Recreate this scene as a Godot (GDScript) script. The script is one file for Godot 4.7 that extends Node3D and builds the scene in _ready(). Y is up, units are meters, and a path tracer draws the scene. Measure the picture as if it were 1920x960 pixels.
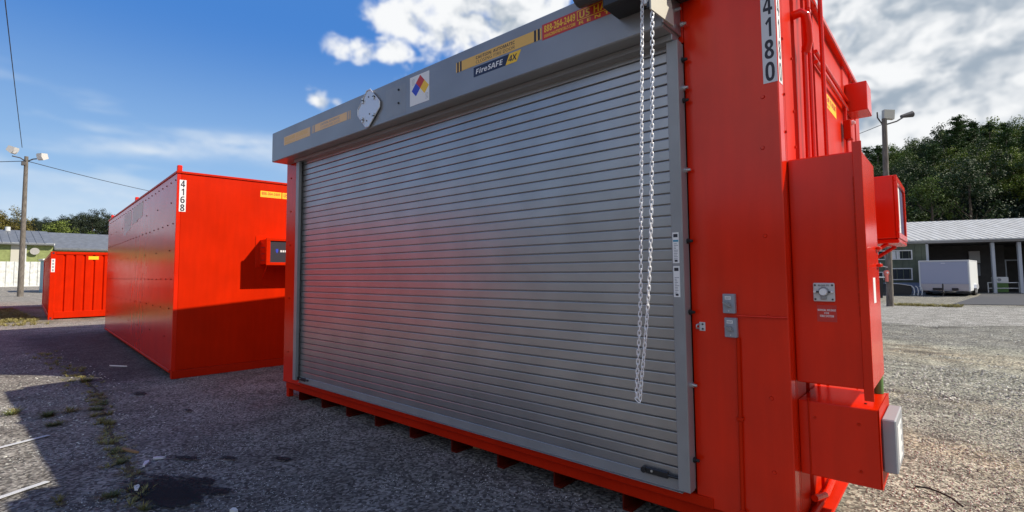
extends Node3D

const CAM := Vector3(0.6907, 1.6, 3.0616)
const SUN := Vector3(-1.0, -1.0, 0.625)
var M := {}
var rng := RandomNumberGenerator.new()
var used := {}


# ------------------------------------------------------------------ helpers
class Shape:
	var st := SurfaceTool.new()
	var tint := Color.WHITE
	func _init() -> void:
		st.begin(Mesh.PRIMITIVE_TRIANGLES)
	func v(p: Vector3, n: Vector3) -> void:
		st.set_color(tint)
		st.set_normal(n)
		st.add_vertex(p)
	func tri(a: Vector3, b: Vector3, c: Vector3, n: Vector3) -> void:
		var f := (b - a).cross(c - a)
		if f.length_squared() < 1e-16:
			return
		f = f.normalized()
		if f.dot(n) < 0.0:
			v(a, -f); v(b, -f); v(c, -f)
		else:
			v(a, f); v(c, f); v(b, f)
	func trin(a: Vector3, b: Vector3, c: Vector3, na: Vector3, nb: Vector3, nc: Vector3) -> void:
		var f := (b - a).cross(c - a)
		if f.dot(na + nb + nc) < 0.0:
			v(a, na); v(b, nb); v(c, nc)
		else:
			v(a, na); v(c, nc); v(b, nb)
	func quad(a: Vector3, b: Vector3, c: Vector3, d: Vector3, n: Vector3) -> void:
		tri(a, b, c, n)
		tri(a, c, d, n)
	# box from corner to corner with chamfered edges
	func box(lo: Vector3, hi: Vector3, e := 0.0) -> Shape:
		var c := (lo + hi) * 0.5
		var h := (hi - lo) * 0.5
		e = minf(e, minf(h.x, minf(h.y, h.z)) * 0.9)
		var ax := [Vector3.RIGHT, Vector3.UP, Vector3.BACK]
		var hh := [h.x, h.y, h.z]
		for i in 3:
			var j := (i + 1) % 3
			var k := (i + 2) % 3
			for s in [-1.0, 1.0]:
				var n: Vector3 = ax[i] * s
				var o: Vector3 = c + n * hh[i]
				var u: Vector3 = ax[j] * (hh[j] - e)
				var w: Vector3 = ax[k] * (hh[k] - e)
				quad(o - u - w, o + u - w, o + u + w, o - u + w, n)
		if e > 0.0:
			for i in 3:
				var j := (i + 1) % 3
				var k := (i + 2) % 3
				for s in [-1.0, 1.0]:
					for t in [-1.0, 1.0]:
						var l: Vector3 = ax[i] * (hh[i] - e)
						var p: Vector3 = c + ax[j] * s * hh[j] + ax[k] * t * (hh[k] - e)
						var q: Vector3 = c + ax[j] * s * (hh[j] - e) + ax[k] * t * hh[k]
						quad(p - l, p + l, q + l, q - l, ax[j] * s + ax[k] * t)
			for s in [-1.0, 1.0]:
				for t in [-1.0, 1.0]:
					for r in [-1.0, 1.0]:
						var g := Vector3(s, t, r)
						var b := c + g * h
						tri(b - Vector3(0, t, r) * e, b - Vector3(s, 0, r) * e, b - Vector3(s, t, 0) * e, g)
		return self
	func cyl(a: Vector3, b: Vector3, r0: float, r1: float, n := 12, caps := true) -> Shape:
		var d := (b - a).normalized()
		var u := d.cross(Vector3.UP if absf(d.y) < 0.9 else Vector3.RIGHT).normalized()
		var w := d.cross(u)
		for i in n:
			var t0 := TAU * i / n
			var t1 := TAU * (i + 1) / n
			var n0 := u * cos(t0) + w * sin(t0)
			var n1 := u * cos(t1) + w * sin(t1)
			trin(a + n0 * r0, a + n1 * r0, b + n1 * r1, n0, n1, n1)
			trin(a + n0 * r0, b + n1 * r1, b + n0 * r1, n0, n1, n0)
			if caps:
				tri(a, a + n0 * r0, a + n1 * r0, -d)
				tri(b, b + n0 * r1, b + n1 * r1, d)
		return self
	func tube(pts: Array, r: float, n := 8, r_end := -1.0) -> Shape:
		var rings := []
		var u := Vector3.ZERO
		var m := pts.size()
		for i in m:
			var d: Vector3 = (pts[mini(i + 1, m - 1)] - pts[maxi(i - 1, 0)]).normalized()
			if i == 0:
				u = d.cross(Vector3.UP if absf(d.y) < 0.9 else Vector3.RIGHT).normalized()
			else:
				u = (u - d * u.dot(d)).normalized()
			var w := d.cross(u)
			var rr := r if r_end < 0.0 else lerpf(r, r_end, float(i) / (m - 1))
			var ring := []
			for k in n:
				var t := TAU * k / n
				var nn := u * cos(t) + w * sin(t)
				ring.append([pts[i] + nn * rr, nn])
			rings.append(ring)
		for i in m - 1:
			for k in n:
				var a = rings[i][k]; var b = rings[i][(k + 1) % n]
				var c = rings[i + 1][(k + 1) % n]; var e = rings[i + 1][k]
				trin(a[0], b[0], c[0], a[1], b[1], c[1])
				trin(a[0], c[0], e[0], a[1], c[1], e[1])
		for k in n:
			tri(pts[0], rings[0][k][0], rings[0][(k + 1) % n][0], pts[0] - pts[1])
			tri(pts[m - 1], rings[m - 1][k][0], rings[m - 1][(k + 1) % n][0], pts[m - 1] - pts[m - 2])
		return self
	# polygon in the plane (u, w) from origin o, extruded along n by depth
	func prism(poly: Array, o: Vector3, u: Vector3, w: Vector3, n: Vector3) -> Shape:
		var pv := PackedVector2Array(poly)
		var idx := Geometry2D.triangulate_polygon(pv)
		var f := func(p: Vector2, t: float) -> Vector3: return o + u * p.x + w * p.y + n * t
		for i in range(0, idx.size(), 3):
			for t in [0.0, 1.0]:
				tri(f.call(pv[idx[i]], t), f.call(pv[idx[i + 1]], t), f.call(pv[idx[i + 2]], t), n * (t * 2.0 - 1.0))
		var turn := 1.0 if not Geometry2D.is_polygon_clockwise(pv) else -1.0
		for i in pv.size():
			var p := pv[i]
			var q := pv[(i + 1) % pv.size()]
			var e := (q - p).orthogonal() * -turn
			var out := u * -e.x + w * -e.y
			if turn * 1.0 != 0.0:
				out = (u * (q - p).y - w * (q - p).x) * turn
			quad(f.call(p, 0.0), f.call(q, 0.0), f.call(q, 1.0), f.call(p, 1.0), out)
		return self
	# open profile (points in plane u, w) swept straight along d; side = direction of the outward normal
	func sheet(poly: Array, o: Vector3, u: Vector3, w: Vector3, d: Vector3, side: Vector3) -> Shape:
		for i in poly.size() - 1:
			var p: Vector3 = o + u * poly[i].x + w * poly[i].y
			var q: Vector3 = o + u * poly[i + 1].x + w * poly[i + 1].y
			var nn := (q - p).cross(d)
			if nn.dot(side) < 0.0:
				nn = -nn
			quad(p, q, q + d, p + d, nn)
		return self
	func mesh() -> ArrayMesh:
		return st.commit()


func mi(called: String, s, m: Material, parent: Node3D = null, at := Vector3.ZERO) -> MeshInstance3D:
	var o := MeshInstance3D.new()
	o.mesh = s.mesh() if s is Shape else s
	o.material_override = m
	o.position = at
	named(o, called, parent)
	return o


func named(o: Node3D, called: String, parent: Node3D = null) -> void:
	var p: Node = parent if parent else self
	var key := str(p.get_instance_id()) + called
	var k: int = used.get(key, 0)
	used[key] = k + 1
	o.name = called if k == 0 else "%s_%03d" % [called, k]
	p.add_child(o, true)


func thing(called: String, label: String, category: String, at := Vector3.ZERO, turn := 0.0, group := "") -> Node3D:
	var o := Node3D.new()
	named(o, called)
	o.position = at
	o.rotation.y = turn
	tag(o, label, category, group)
	return o


func tag(o: Node, label: String, category: String, group := "") -> void:
	o.set_meta("label", label)
	o.set_meta("category", category)
	if group:
		o.set_meta("group", group)


func structure(called: String, s, m: Material) -> MeshInstance3D:
	var o := mi(called, s, m)
	o.set_meta("kind", "structure")
	return o


func copy(o: Node3D, called: String, label: String, at: Vector3, turn: float, group := "") -> Node3D:
	var c: Node3D = o.duplicate()
	named(c, called)
	c.position = at
	c.rotation.y = turn
	tag(c, label, o.get_meta("category"), group)
	return c


var fonts := {}
func lettering(parent: Node3D, text: String, m: Material, center: Vector3, w: float, h: float, turn := 0.0, slant := 0.0, bold := true, called := "lettering") -> void:
	var key := "b" if bold else "r"
	if not fonts.has(key):
		var f := SystemFont.new()
		f.font_names = PackedStringArray(["Droid Sans"])
		f.font_weight = 700 if bold else 400
		fonts[key] = f
	var t := TextMesh.new()
	t.font = fonts[key]
	t.text = text
	t.font_size = 48
	t.pixel_size = 0.01
	t.depth = 0.0
	t.curve_step = 2.0
	t.horizontal_alignment = HORIZONTAL_ALIGNMENT_CENTER
	t.vertical_alignment = VERTICAL_ALIGNMENT_CENTER
	var arr := t.get_mesh_arrays()
	var vv: PackedVector3Array = arr[Mesh.ARRAY_VERTEX]
	if vv.is_empty():
		return
	var lo := vv[0]
	var hi := vv[0]
	for p in vv:
		lo = lo.min(p)
		hi = hi.max(p)
	# group the triangles into glyphs: pieces whose spans along the line overlap
	var idx: PackedInt32Array = arr[Mesh.ARRAY_INDEX]
	var spans := []
	if h >= 0.04 and called == "lettering":
		for k in range(0, idx.size(), 3):
			var a0 := minf(vv[idx[k]].x, minf(vv[idx[k + 1]].x, vv[idx[k + 2]].x))
			var a1 := maxf(vv[idx[k]].x, maxf(vv[idx[k + 1]].x, vv[idx[k + 2]].x))
			spans.append(Vector2(a0, a1))
		spans.sort_custom(func(p, q): return p.x < q.x)
		var merged := []
		for sp in spans:
			if merged.is_empty() or sp.x > merged[-1].y - 0.0005:
				merged.append(sp)
			else:
				merged[-1].y = maxf(merged[-1].y, sp.y)
		spans = merged
	else:
		spans = [Vector2(-1e9, 1e9)]
	for sp in spans:
		var pv := PackedVector3Array()
		var pn := PackedVector3Array()
		for k in range(0, idx.size(), 3):
			var mx := (vv[idx[k]].x + vv[idx[k + 1]].x + vv[idx[k + 2]].x) / 3.0
			if mx < sp.x or mx > sp.y:
				continue
			for e in 3:
				var p := vv[idx[k + e]]
				var y := (p.y - (lo.y + hi.y) * 0.5) / (hi.y - lo.y) * h
				pv.append(Vector3((p.x - (lo.x + hi.x) * 0.5) / (hi.x - lo.x) * w + y * slant, y, 0.0))
				pn.append(Vector3.BACK)
		var a := []
		a.resize(Mesh.ARRAY_MAX)
		a[Mesh.ARRAY_VERTEX] = pv
		a[Mesh.ARRAY_NORMAL] = pn
		var am := ArrayMesh.new()
		am.add_surface_from_arrays(Mesh.PRIMITIVE_TRIANGLES, a)
		var o := mi(called if spans.size() == 1 else "letter", am, m, parent, center)
		o.rotation.y = turn
		if spans.size() == 1 and text.length() > 1:
			o.set_meta("kind", "stuff")


func noise_tex(seed_: int, freq: float, size: int, lo: Color, hi: Color, kind := FastNoiseLite.TYPE_SIMPLEX_SMOOTH, octaves := 4, normal := false, strength := 4.0) -> NoiseTexture2D:
	var n := FastNoiseLite.new()
	n.seed = seed_
	n.noise_type = kind
	n.frequency = freq
	n.fractal_octaves = octaves
	if kind == FastNoiseLite.TYPE_CELLULAR:
		n.cellular_return_type = FastNoiseLite.RETURN_CELL_VALUE
		n.fractal_type = FastNoiseLite.FRACTAL_NONE
	var t := NoiseTexture2D.new()
	t.width = size
	t.height = size
	t.seamless = true
	t.noise = n
	if normal:
		t.as_normal_map = true
		t.bump_strength = strength
	else:
		var g := Gradient.new()
		g.set_color(0, lo)
		g.set_color(1, hi)
		t.color_ramp = g
	return t


func mat(called: String, lin: Color, rough := 0.6, metal := 0.0) -> StandardMaterial3D:
	var m := StandardMaterial3D.new()
	m.resource_name = called
	m.albedo_color = lin.linear_to_srgb()
	m.roughness = rough
	m.metallic = metal
	M[called] = m
	return m


func tri_uv(m: StandardMaterial3D, size: float, world := true) -> void:
	m.uv1_triplanar = true
	m.uv1_world_triplanar = world
	m.uv1_scale = Vector3.ONE / size


func materials() -> void:
	var wear := noise_tex(3, 0.006, 512, Color(0.92, 0.915, 0.91), Color(1, 1, 1), FastNoiseLite.TYPE_SIMPLEX_SMOOTH, 6)
	var wave := noise_tex(5, 0.004, 512, Color.BLACK, Color.WHITE, FastNoiseLite.TYPE_SIMPLEX_SMOOTH, 2, true, 26.0)
	var streak := noise_tex(33, 0.02, 512, Color(0.95, 0.945, 0.94), Color(1, 1, 1), FastNoiseLite.TYPE_SIMPLEX_SMOOTH, 5)
	var smear := noise_tex(34, 0.01, 512, Color(0.85, 0.85, 0.85), Color(1.0, 1.0, 1.0), FastNoiseLite.TYPE_SIMPLEX_SMOOTH, 5)
	var grime := noise_tex(55, 0.012, 512, Color(0.80, 0.79, 0.77), Color(1, 1, 1), FastNoiseLite.TYPE_SIMPLEX_SMOOTH, 6)
	var grain := noise_tex(8, 0.12, 512, Color(0.72, 0.72, 0.72), Color(1, 1, 1), FastNoiseLite.TYPE_SIMPLEX_SMOOTH, 3)
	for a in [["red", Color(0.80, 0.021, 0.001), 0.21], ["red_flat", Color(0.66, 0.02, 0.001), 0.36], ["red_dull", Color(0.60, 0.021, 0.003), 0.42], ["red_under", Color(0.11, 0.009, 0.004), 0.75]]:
		var r := mat(a[0], a[1], a[2])
		r.albedo_texture = wear
		r.normal_enabled = true
		r.normal_texture = wave
		r.normal_scale = 0.018
		r.metallic_specular = 0.45 if a[0] == "red" else 0.22
		tri_uv(r, 2.6)
		r.detail_enabled = true
		r.detail_blend_mode = BaseMaterial3D.BLEND_MODE_MUL
		r.detail_uv_layer = BaseMaterial3D.DETAIL_UV_2
		r.detail_albedo = streak
		r.uv2_triplanar = true
		r.uv2_world_triplanar = true
		r.uv2_scale = Vector3(1.1, 0.12, 1.1)
		r.roughness_texture = smear
		r.roughness_texture_channel = BaseMaterial3D.TEXTURE_CHANNEL_RED
	var g := mat("door_grey", Color(0.42, 0.42, 0.425), 0.31, 0.72)
	g.albedo_texture = wear
	tri_uv(g, 1.7)
	g = mat("hood_grey", Color(0.31, 0.315, 0.325), 0.3, 0.3)
	g.albedo_texture = wear
	g.normal_enabled = true
	g.normal_texture = wave
	g.normal_scale = 0.01
	tri_uv(g, 2.2)
	g = mat("guide_grey", Color(0.31, 0.32, 0.33), 0.35, 0.2)
	g.albedo_texture = wear
	tri_uv(g, 1.3)
	mat("zinc", Color(0.62, 0.63, 0.65), 0.28, 0.85)
	mat("chain_zinc", Color(0.90, 0.91, 0.92), 0.35, 0.35)
	mat("aluminium", Color(0.68, 0.69, 0.71), 0.4, 0.5)
	mat("black", Color(0.015, 0.015, 0.017), 0.4)
	mat("rubber", Color(0.02, 0.02, 0.021), 0.8)
	mat("beige", Color(0.52, 0.50, 0.42), 0.5)
	mat("white", Color(0.78, 0.78, 0.77), 0.45)
	mat("sticker_grey", Color(0.62, 0.63, 0.66), 0.4)
	mat("ink", Color(0.02, 0.018, 0.03), 0.5)
	mat("grey_ink", Color(0.30, 0.31, 0.34), 0.5)
	mat("yellow", Color(0.92, 0.55, 0.02), 0.4)
	mat("amber", Color(0.78, 0.46, 0.10), 0.4)
	mat("pale_amber", Color(0.80, 0.50, 0.22), 0.4)
	mat("sign_red", Color(0.55, 0.03, 0.02), 0.4)
	mat("sign_blue", Color(0.03, 0.06, 0.5), 0.4)
	mat("navy", Color(0.01, 0.015, 0.05), 0.4)
	mat("switch_grey", Color(0.27, 0.29, 0.33), 0.45)
	mat("pull_grey", Color(0.55, 0.55, 0.54), 0.45)
	mat("panel_grey", Color(0.30, 0.305, 0.32), 0.5, 0.0)
	mat("foil", Color(0.72, 0.72, 0.68), 0.8)
	mat("purple_strip", Color(0.05, 0.04, 0.11), 0.4)
	var wood := mat("pole_wood", Color(0.27, 0.235, 0.20), 0.9)
	wood.albedo_texture = noise_tex(21, 0.03, 256, Color(0.55, 0.55, 0.55), Color(1, 1, 1))
	wood.uv1_triplanar = true
	wood.uv1_scale = Vector3(2.0, 0.25, 2.0)
	mat("lamp_metal", Color(0.62, 0.60, 0.57), 0.4, 0.2)
	mat("lamp_dark", Color(0.08, 0.075, 0.075), 0.5)
	mat("wire", Color(0.04, 0.045, 0.055), 0.6)
	var gl := mat("dark_glass", Color(0.02, 0.025, 0.03), 0.08)
	gl.metallic_specular = 0.6
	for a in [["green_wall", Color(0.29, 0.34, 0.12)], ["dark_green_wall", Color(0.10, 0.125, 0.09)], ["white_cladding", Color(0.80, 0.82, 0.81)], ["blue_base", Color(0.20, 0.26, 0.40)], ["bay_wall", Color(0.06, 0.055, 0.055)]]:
		var w := mat(a[0], a[1], 0.6)
		w.albedo_texture = grime
		tri_uv(w, 3.0)
	for a in [["white_roof", Color(0.62, 0.63, 0.62), 0.5], ["grey_roof", Color(0.20, 0.215, 0.235), 0.5]]:
		var w := mat(a[0], a[1], a[2], 0.1)
		w.albedo_texture = grime
		tri_uv(w, 5.0)
	mat("trim_white", Color(0.60, 0.61, 0.61), 0.5)
	mat("post_grey", Color(0.42, 0.45, 0.50), 0.5)
	mat("trailer_front_shade", Color(0.34, 0.37, 0.48), 0.4)  # shade on the front of the white body, put into this duller tone
	mat("trailer_white", Color(0.80, 0.82, 0.81), 0.35)
	mat("stone_guard", Color(0.42, 0.41, 0.43), 0.4, 0.3)
	mat("teal", Color(0.05, 0.28, 0.42), 0.5)
	mat("crate_green", Color(0.10, 0.20, 0.05), 0.6)
	mat("plank", Color(0.30, 0.18, 0.08), 0.8)
	mat("tag_red", Color(0.62, 0.14, 0.11), 0.5)
	# ground: fine gravel, coarse blotches, zones by vertex colour
	var gd := mat("ground", Color(1, 1, 1), 0.92)
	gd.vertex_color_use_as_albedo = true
	gd.albedo_texture = noise_tex(11, 0.11, 1024, Color(0.40, 0.395, 0.39), Color(1, 1, 1), FastNoiseLite.TYPE_CELLULAR)
	gd.heightmap_enabled = true
	gd.heightmap_texture = noise_tex(11, 0.11, 1024, Color.BLACK, Color.WHITE, FastNoiseLite.TYPE_CELLULAR)
	gd.heightmap_scale = 1.0
	tri_uv(gd, 2.3)
	gd.detail_enabled = true
	gd.detail_blend_mode = BaseMaterial3D.BLEND_MODE_MUL
	gd.detail_uv_layer = BaseMaterial3D.DETAIL_UV_2
	gd.detail_albedo = noise_tex(14, 0.012, 1024, Color(0.72, 0.715, 0.70), Color(1, 1, 1), FastNoiseLite.TYPE_SIMPLEX_SMOOTH, 6)
	gd.uv2_triplanar = true
	gd.uv2_world_triplanar = true
	gd.uv2_scale = Vector3.ONE / 9.0
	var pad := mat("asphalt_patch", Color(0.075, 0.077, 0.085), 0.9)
	pad.albedo_texture = grain
	tri_uv(pad, 0.8)
	for k in 2:
		var im := Image.create(256, 256, false, Image.FORMAT_RGBA8)
		var nz := FastNoiseLite.new()
		nz.seed = 60 + k; nz.frequency = 0.016; nz.fractal_octaves = 5
		for y in 256:
			for x in 256:
				var u := (x - 127.5) / 127.5
				var v := (y - 127.5) / 127.5
				var r := sqrt(u * u + v * v) + nz.get_noise_2d(x, y) * 0.5
				var al := smoothstep(0.78, 0.60, r) * smoothstep(1.0, 0.9, maxf(absf(u), absf(v)))
				al *= 0.86 + 0.14 * nz.get_noise_2d(x * 9.0, y * 9.0)
				im.set_pixel(x, y, Color(0.17, 0.17, 0.175, clampf(al, 0, 1) * 0.93))
		var sm := mat("stain_%d" % k, Color(1, 1, 1), 0.9)
		sm.albedo_texture = ImageTexture.create_from_image(im)
		sm.transparency = BaseMaterial3D.TRANSPARENCY_ALPHA
		sm.texture_repeat = false
		sm.metallic_specular = 0.3
	mat("soil", Color(0.05, 0.042, 0.03), 1.0)
	var line := mat("line_paint", Color(0.72, 0.73, 0.74), 0.8)
	line.albedo_texture = grain
	tri_uv(line, 0.5)
	var peb := mat("pebble", Color(1, 1, 1), 0.85)
	peb.vertex_color_use_as_albedo = true
	for a in [["ridge_leaf_cloud_shade", Color(0.24, 0.28, 0.30)], ["leaf_dark", Color(0.42, 0.54, 0.48)], ["leaf_mid", Color(1.3, 1.35, 0.95)], ["leaf_warm", Color(1.95, 1.8, 0.85)], ["leaf_deep", Color(0.6, 0.75, 0.75)], ["leaf_light", Color(1.9, 1.75, 1.2)], ["leaf_autumn", Color(2.0, 1.15, 0.75)], ["needle", Color(1.0, 1.15, 1.0)]]:  # ridge leaves are darkened to stand for a cloud shadow
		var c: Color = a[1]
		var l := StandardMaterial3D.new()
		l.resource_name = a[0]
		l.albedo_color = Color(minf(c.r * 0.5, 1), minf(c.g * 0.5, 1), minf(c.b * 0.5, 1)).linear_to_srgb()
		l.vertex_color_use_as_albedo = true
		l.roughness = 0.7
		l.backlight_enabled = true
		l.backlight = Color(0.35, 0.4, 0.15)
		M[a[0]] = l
	mat("bark", Color(0.10, 0.075, 0.055), 0.9)
	var gr := mat("grass_blade", Color(1, 1, 1), 0.8)
	gr.vertex_color_use_as_albedo = true


# ------------------------------------------------------------------ sky
func sky_image() -> Image:
	var w := 2048
	var h := 1024
	var im := Image.create(w, h, false, Image.FORMAT_RGBF)
	var big := FastNoiseLite.new()
	big.seed = 41; big.noise_type = FastNoiseLite.TYPE_SIMPLEX_SMOOTH; big.frequency = 2.3; big.fractal_octaves = 6; big.fractal_gain = 0.52
	var fine := FastNoiseLite.new()
	fine.seed = 77; fine.noise_type = FastNoiseLite.TYPE_SIMPLEX_SMOOTH; fine.frequency = 9.0; fine.fractal_octaves = 5
	var edge := FastNoiseLite.new()
	edge.seed = 15; edge.noise_type = FastNoiseLite.TYPE_SIMPLEX_SMOOTH; edge.frequency = 27.0; edge.fractal_octaves = 4; edge.fractal_gain = 0.6
	# thin streaks: azimuth, elevation, half width, half height, strength, tilt
	var streaks := [[-1.36, 0.203, 0.11, 0.013, 0.50, 0.006], [-1.24, 0.226, 0.10, 0.016, 0.65, 0.008], [-1.12, 0.222, 0.09, 0.02, 0.75, 0.0], [-1.42, 0.135, 0.16, 0.012, 0.35, -0.02], [-1.02, 0.20, 0.10, 0.018, 0.6, 0.0], [-1.30, 0.10, 0.3, 0.03, 0.4, 0.0]]
	# cloud banks: direction, half width in radians, amount
	var banks := [
		[Vector3(-0.645, 0.465, -0.603), 0.085, 1.0], [Vector3(-0.713, 0.462, -0.529), 0.05, 0.85], [Vector3(-0.575, 0.46, -0.676), 0.09, 1.0], [Vector3(-0.62, 0.53, -0.58), 0.12, 0.9],
		[Vector3(-0.745, 0.402, -0.532), 0.035, 0.75], [Vector3(-0.775, 0.398, -0.49), 0.028, 0.55], [Vector3(-0.80, 0.40, -0.445), 0.022, 0.58], [Vector3(-0.843, 0.314, -0.439), 0.022, 0.95], [Vector3(-0.828, 0.311, -0.462), 0.016, 0.8],
		[Vector3(-0.50, 0.30, -0.80), 0.14, 0.8], [Vector3(-0.62, 0.235, -0.75), 0.06, 0.7], [Vector3(-0.80, 0.19, -0.57), 0.05, 0.62],
		[Vector3(-0.20, 0.363, -0.91), 0.24, 1.15], [Vector3(0.03, 0.25, -0.955), 0.30, 1.25], [Vector3(0.03, 0.42, -0.9), 0.26, 1.2], [Vector3(0.45, 0.33, -0.83), 0.36, 1.15], [Vector3(0.10, 0.68, -0.72), 0.26, 0.8],
		[Vector3(0.85, 0.3, 0.3), 0.34, 1.0], [Vector3(0.6, 0.6, 0.5), 0.34, 0.95], [Vector3(0.2, 0.35, 0.92), 0.34, 1.0], [Vector3(-0.35, 0.42, 0.84), 0.26, 0.85], [Vector3(-0.1, 0.8, 0.5), 0.3, 0.7], [Vector3(-0.85, 0.45, 0.4), 0.14, 0.55],  # banks outside the view, added to raise the ambient fill
	]
	var dirs := []
	for b in banks:
		dirs.append([b[0].normalized(), 1.0 / (b[1] * b[1] * 2.0), b[2]])
	var sun := -SUN.normalized()
	for y in h:
		var up := PI * 0.5 - (y + 0.5) / h * PI
		if up < -0.06:
			var gcol := Color(0.20, 0.19, 0.17)
			for x in w:
				im.set_pixel(x, y, gcol)
			continue
		var e := maxf(up, 0.0)
		var s := sin(e)
		var base := Color(0.46, 0.57, 0.67)
		base = base.lerp(Color(0.235, 0.395, 0.615), smoothstep(0.03, 0.19, s))
		base = base.lerp(Color(0.052, 0.175, 0.475), smoothstep(0.12, 0.44, s))
		base = base.lerp(Color(0.022, 0.085, 0.32), smoothstep(0.40, 0.95, s))
		var cu := cos(up)
		for x in w:
			var a := (x + 0.5) / w * TAU
			var d := Vector3(sin(a) * cu, sin(up), -cos(a) * cu)
			var amount := 0.0
			for b in dirs:
				var dd: float = 1.0 - d.dot(b[0])
				if dd * b[1] < 4.0:
					amount = maxf(amount, b[2] * exp(-dd * 2.0 * b[1]))
			var col := base
			# thin streaks low in the sky
			var streak := fine.get_noise_3d(d.x * 0.35 + 5.0, d.y * 2.6, d.z * 0.35) * 0.5 + big.get_noise_3d(d.x * 1.2, d.y * 5.0, d.z * 1.2)
			var thin := smoothstep(0.05, 0.6, streak) * smoothstep(0.04, 0.16, d.y) * (1.0 - smoothstep(0.22, 0.32, d.y)) * 0.55
			col = col.lerp(Color(0.50, 0.58, 0.66), thin)
			for b in streaks:
				var da: float = angle_difference(b[0], a if a < PI else a - TAU) / b[2]
				var de: float = (up - b[1] - b[5] * da) / b[3]
				var r2 := da * da + de * de
				if r2 < 5.0:
					var wisp := fine.get_noise_3d(d.x * 0.5, d.y * 3.0, d.z * 0.5) * 0.6 + edge.get_noise_3d(d.x, d.y * 2.5, d.z) * 0.35
					col = col.lerp(Color(0.60, 0.645, 0.69), clampf(exp(-r2) * b[4] * (0.75 + wisp * 1.3), 0.0, 0.85))
			if amount > 0.02:
				var q := Vector3(d.x, d.y * 1.6, d.z)
				var wv := Vector3(fine.get_noise_3dv(q * 0.8), fine.get_noise_3dv(q * 0.8 + Vector3(7, 3, 1)), fine.get_noise_3dv(q * 0.8 + Vector3(2, 9, 5)))
				q += wv * 0.05
				var n := big.get_noise_3dv(q) * 0.62 + fine.get_noise_3dv(q) * 0.42 + edge.get_noise_3dv(q) * 0.20
				var gate := smoothstep(0.0, 0.35, amount)
				var dens := smoothstep(0.36, 0.74, amount * 0.82 + n * 0.95 * gate)
				if dens > 0.001:
					var q2 := q + (sun - d * sun.dot(d)) * 0.05 + Vector3(0, 0.05, 0)
					var n2 := big.get_noise_3dv(q2) * 0.62 + fine.get_noise_3dv(q2) * 0.42 + edge.get_noise_3dv(q2) * 0.14
					var lit := clampf(0.64 + (n - n2) * 1.1 - (amount - 0.8) * 0.5 - n * 0.2, 0.0, 1.0)
					var grey := Color(0.27, 0.325, 0.39).lerp(Color(0.70, 0.71, 0.72), smoothstep(0.1, 0.72, lit))
					col = col.lerp(grey, dens)
			im.set_pixel(x, y, col)
	return im


# ------------------------------------------------------------------ 1. camera, light, sky
func _ready() -> void:
	rng.seed = 20
	var cam := Camera3D.new()
	cam.name = "camera"
	var yaw := 0.7208
	var pitch := 0.0616
	var roll := -0.0083
	var fwd := Vector3(-sin(yaw) * cos(pitch), sin(pitch), -cos(yaw) * cos(pitch))
	var right := Vector3(cos(yaw), 0, -sin(yaw))
	var up := right.cross(fwd)
	cam.basis = Basis(right * cos(roll) + up * sin(roll), up * cos(roll) - right * sin(roll), -fwd)
	cam.position = CAM
	cam.projection = Camera3D.PROJECTION_FRUSTUM
	cam.near = 0.05
	cam.far = 4000.0
	cam.size = 0.05 * 960.0 / 941.44
	cam.frustum_offset = Vector2(0, -0.05 * 25.21 / 941.44)
	cam.current = true
	add_child(cam)

	var env := Environment.new()
	env.background_mode = Environment.BG_SKY
	var sky := Sky.new()
	var sm := PanoramaSkyMaterial.new()
	sm.panorama = ImageTexture.create_from_image(sky_image())
	sky.sky_material = sm
	env.sky = sky
	env.tonemap_mode = Environment.TONE_MAPPER_LINEAR
	env.tonemap_exposure = 1.35
	env.sdfgi_enabled = true
	env.ssao_enabled = true
	env.ssil_enabled = true
	var we := WorldEnvironment.new()
	we.name = "world_environment"
	we.environment = env
	add_child(we)

	var sun := DirectionalLight3D.new()
	sun.name = "sun"
	sun.light_energy = 1.45
	sun.light_color = Color(1.0, 0.965, 0.90)
	sun.light_angular_distance = 0.5
	sun.shadow_enabled = true
	add_child(sun)
	sun.look_at_from_position(Vector3.ZERO, SUN)

	materials()
	ground()
	main_container()
	second_container()
	ribbed_containers()
	left_background()
	right_background()
	trees()
	details()


# ------------------------------------------------------------------ 2. ground
func hill_height(x: float, z: float) -> float:
	var dx := x - CAM.x
	var dz := z - CAM.z
	var r := sqrt(dx * dx + dz * dz)
	var side := clampf(-dx / maxf(r, 0.01), 0.0, 1.0)
	var k := smoothstep(0.45, 0.9, side)
	var h := lerpf(17.0, 12.5, k) * smoothstep(lerpf(58.0, 112.0, k), lerpf(125.0, 215.0, k), r)
	return h + 0.5 * smoothstep(-60.0, -82.0, x) * smoothstep(40.0, 20.0, z)


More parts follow.
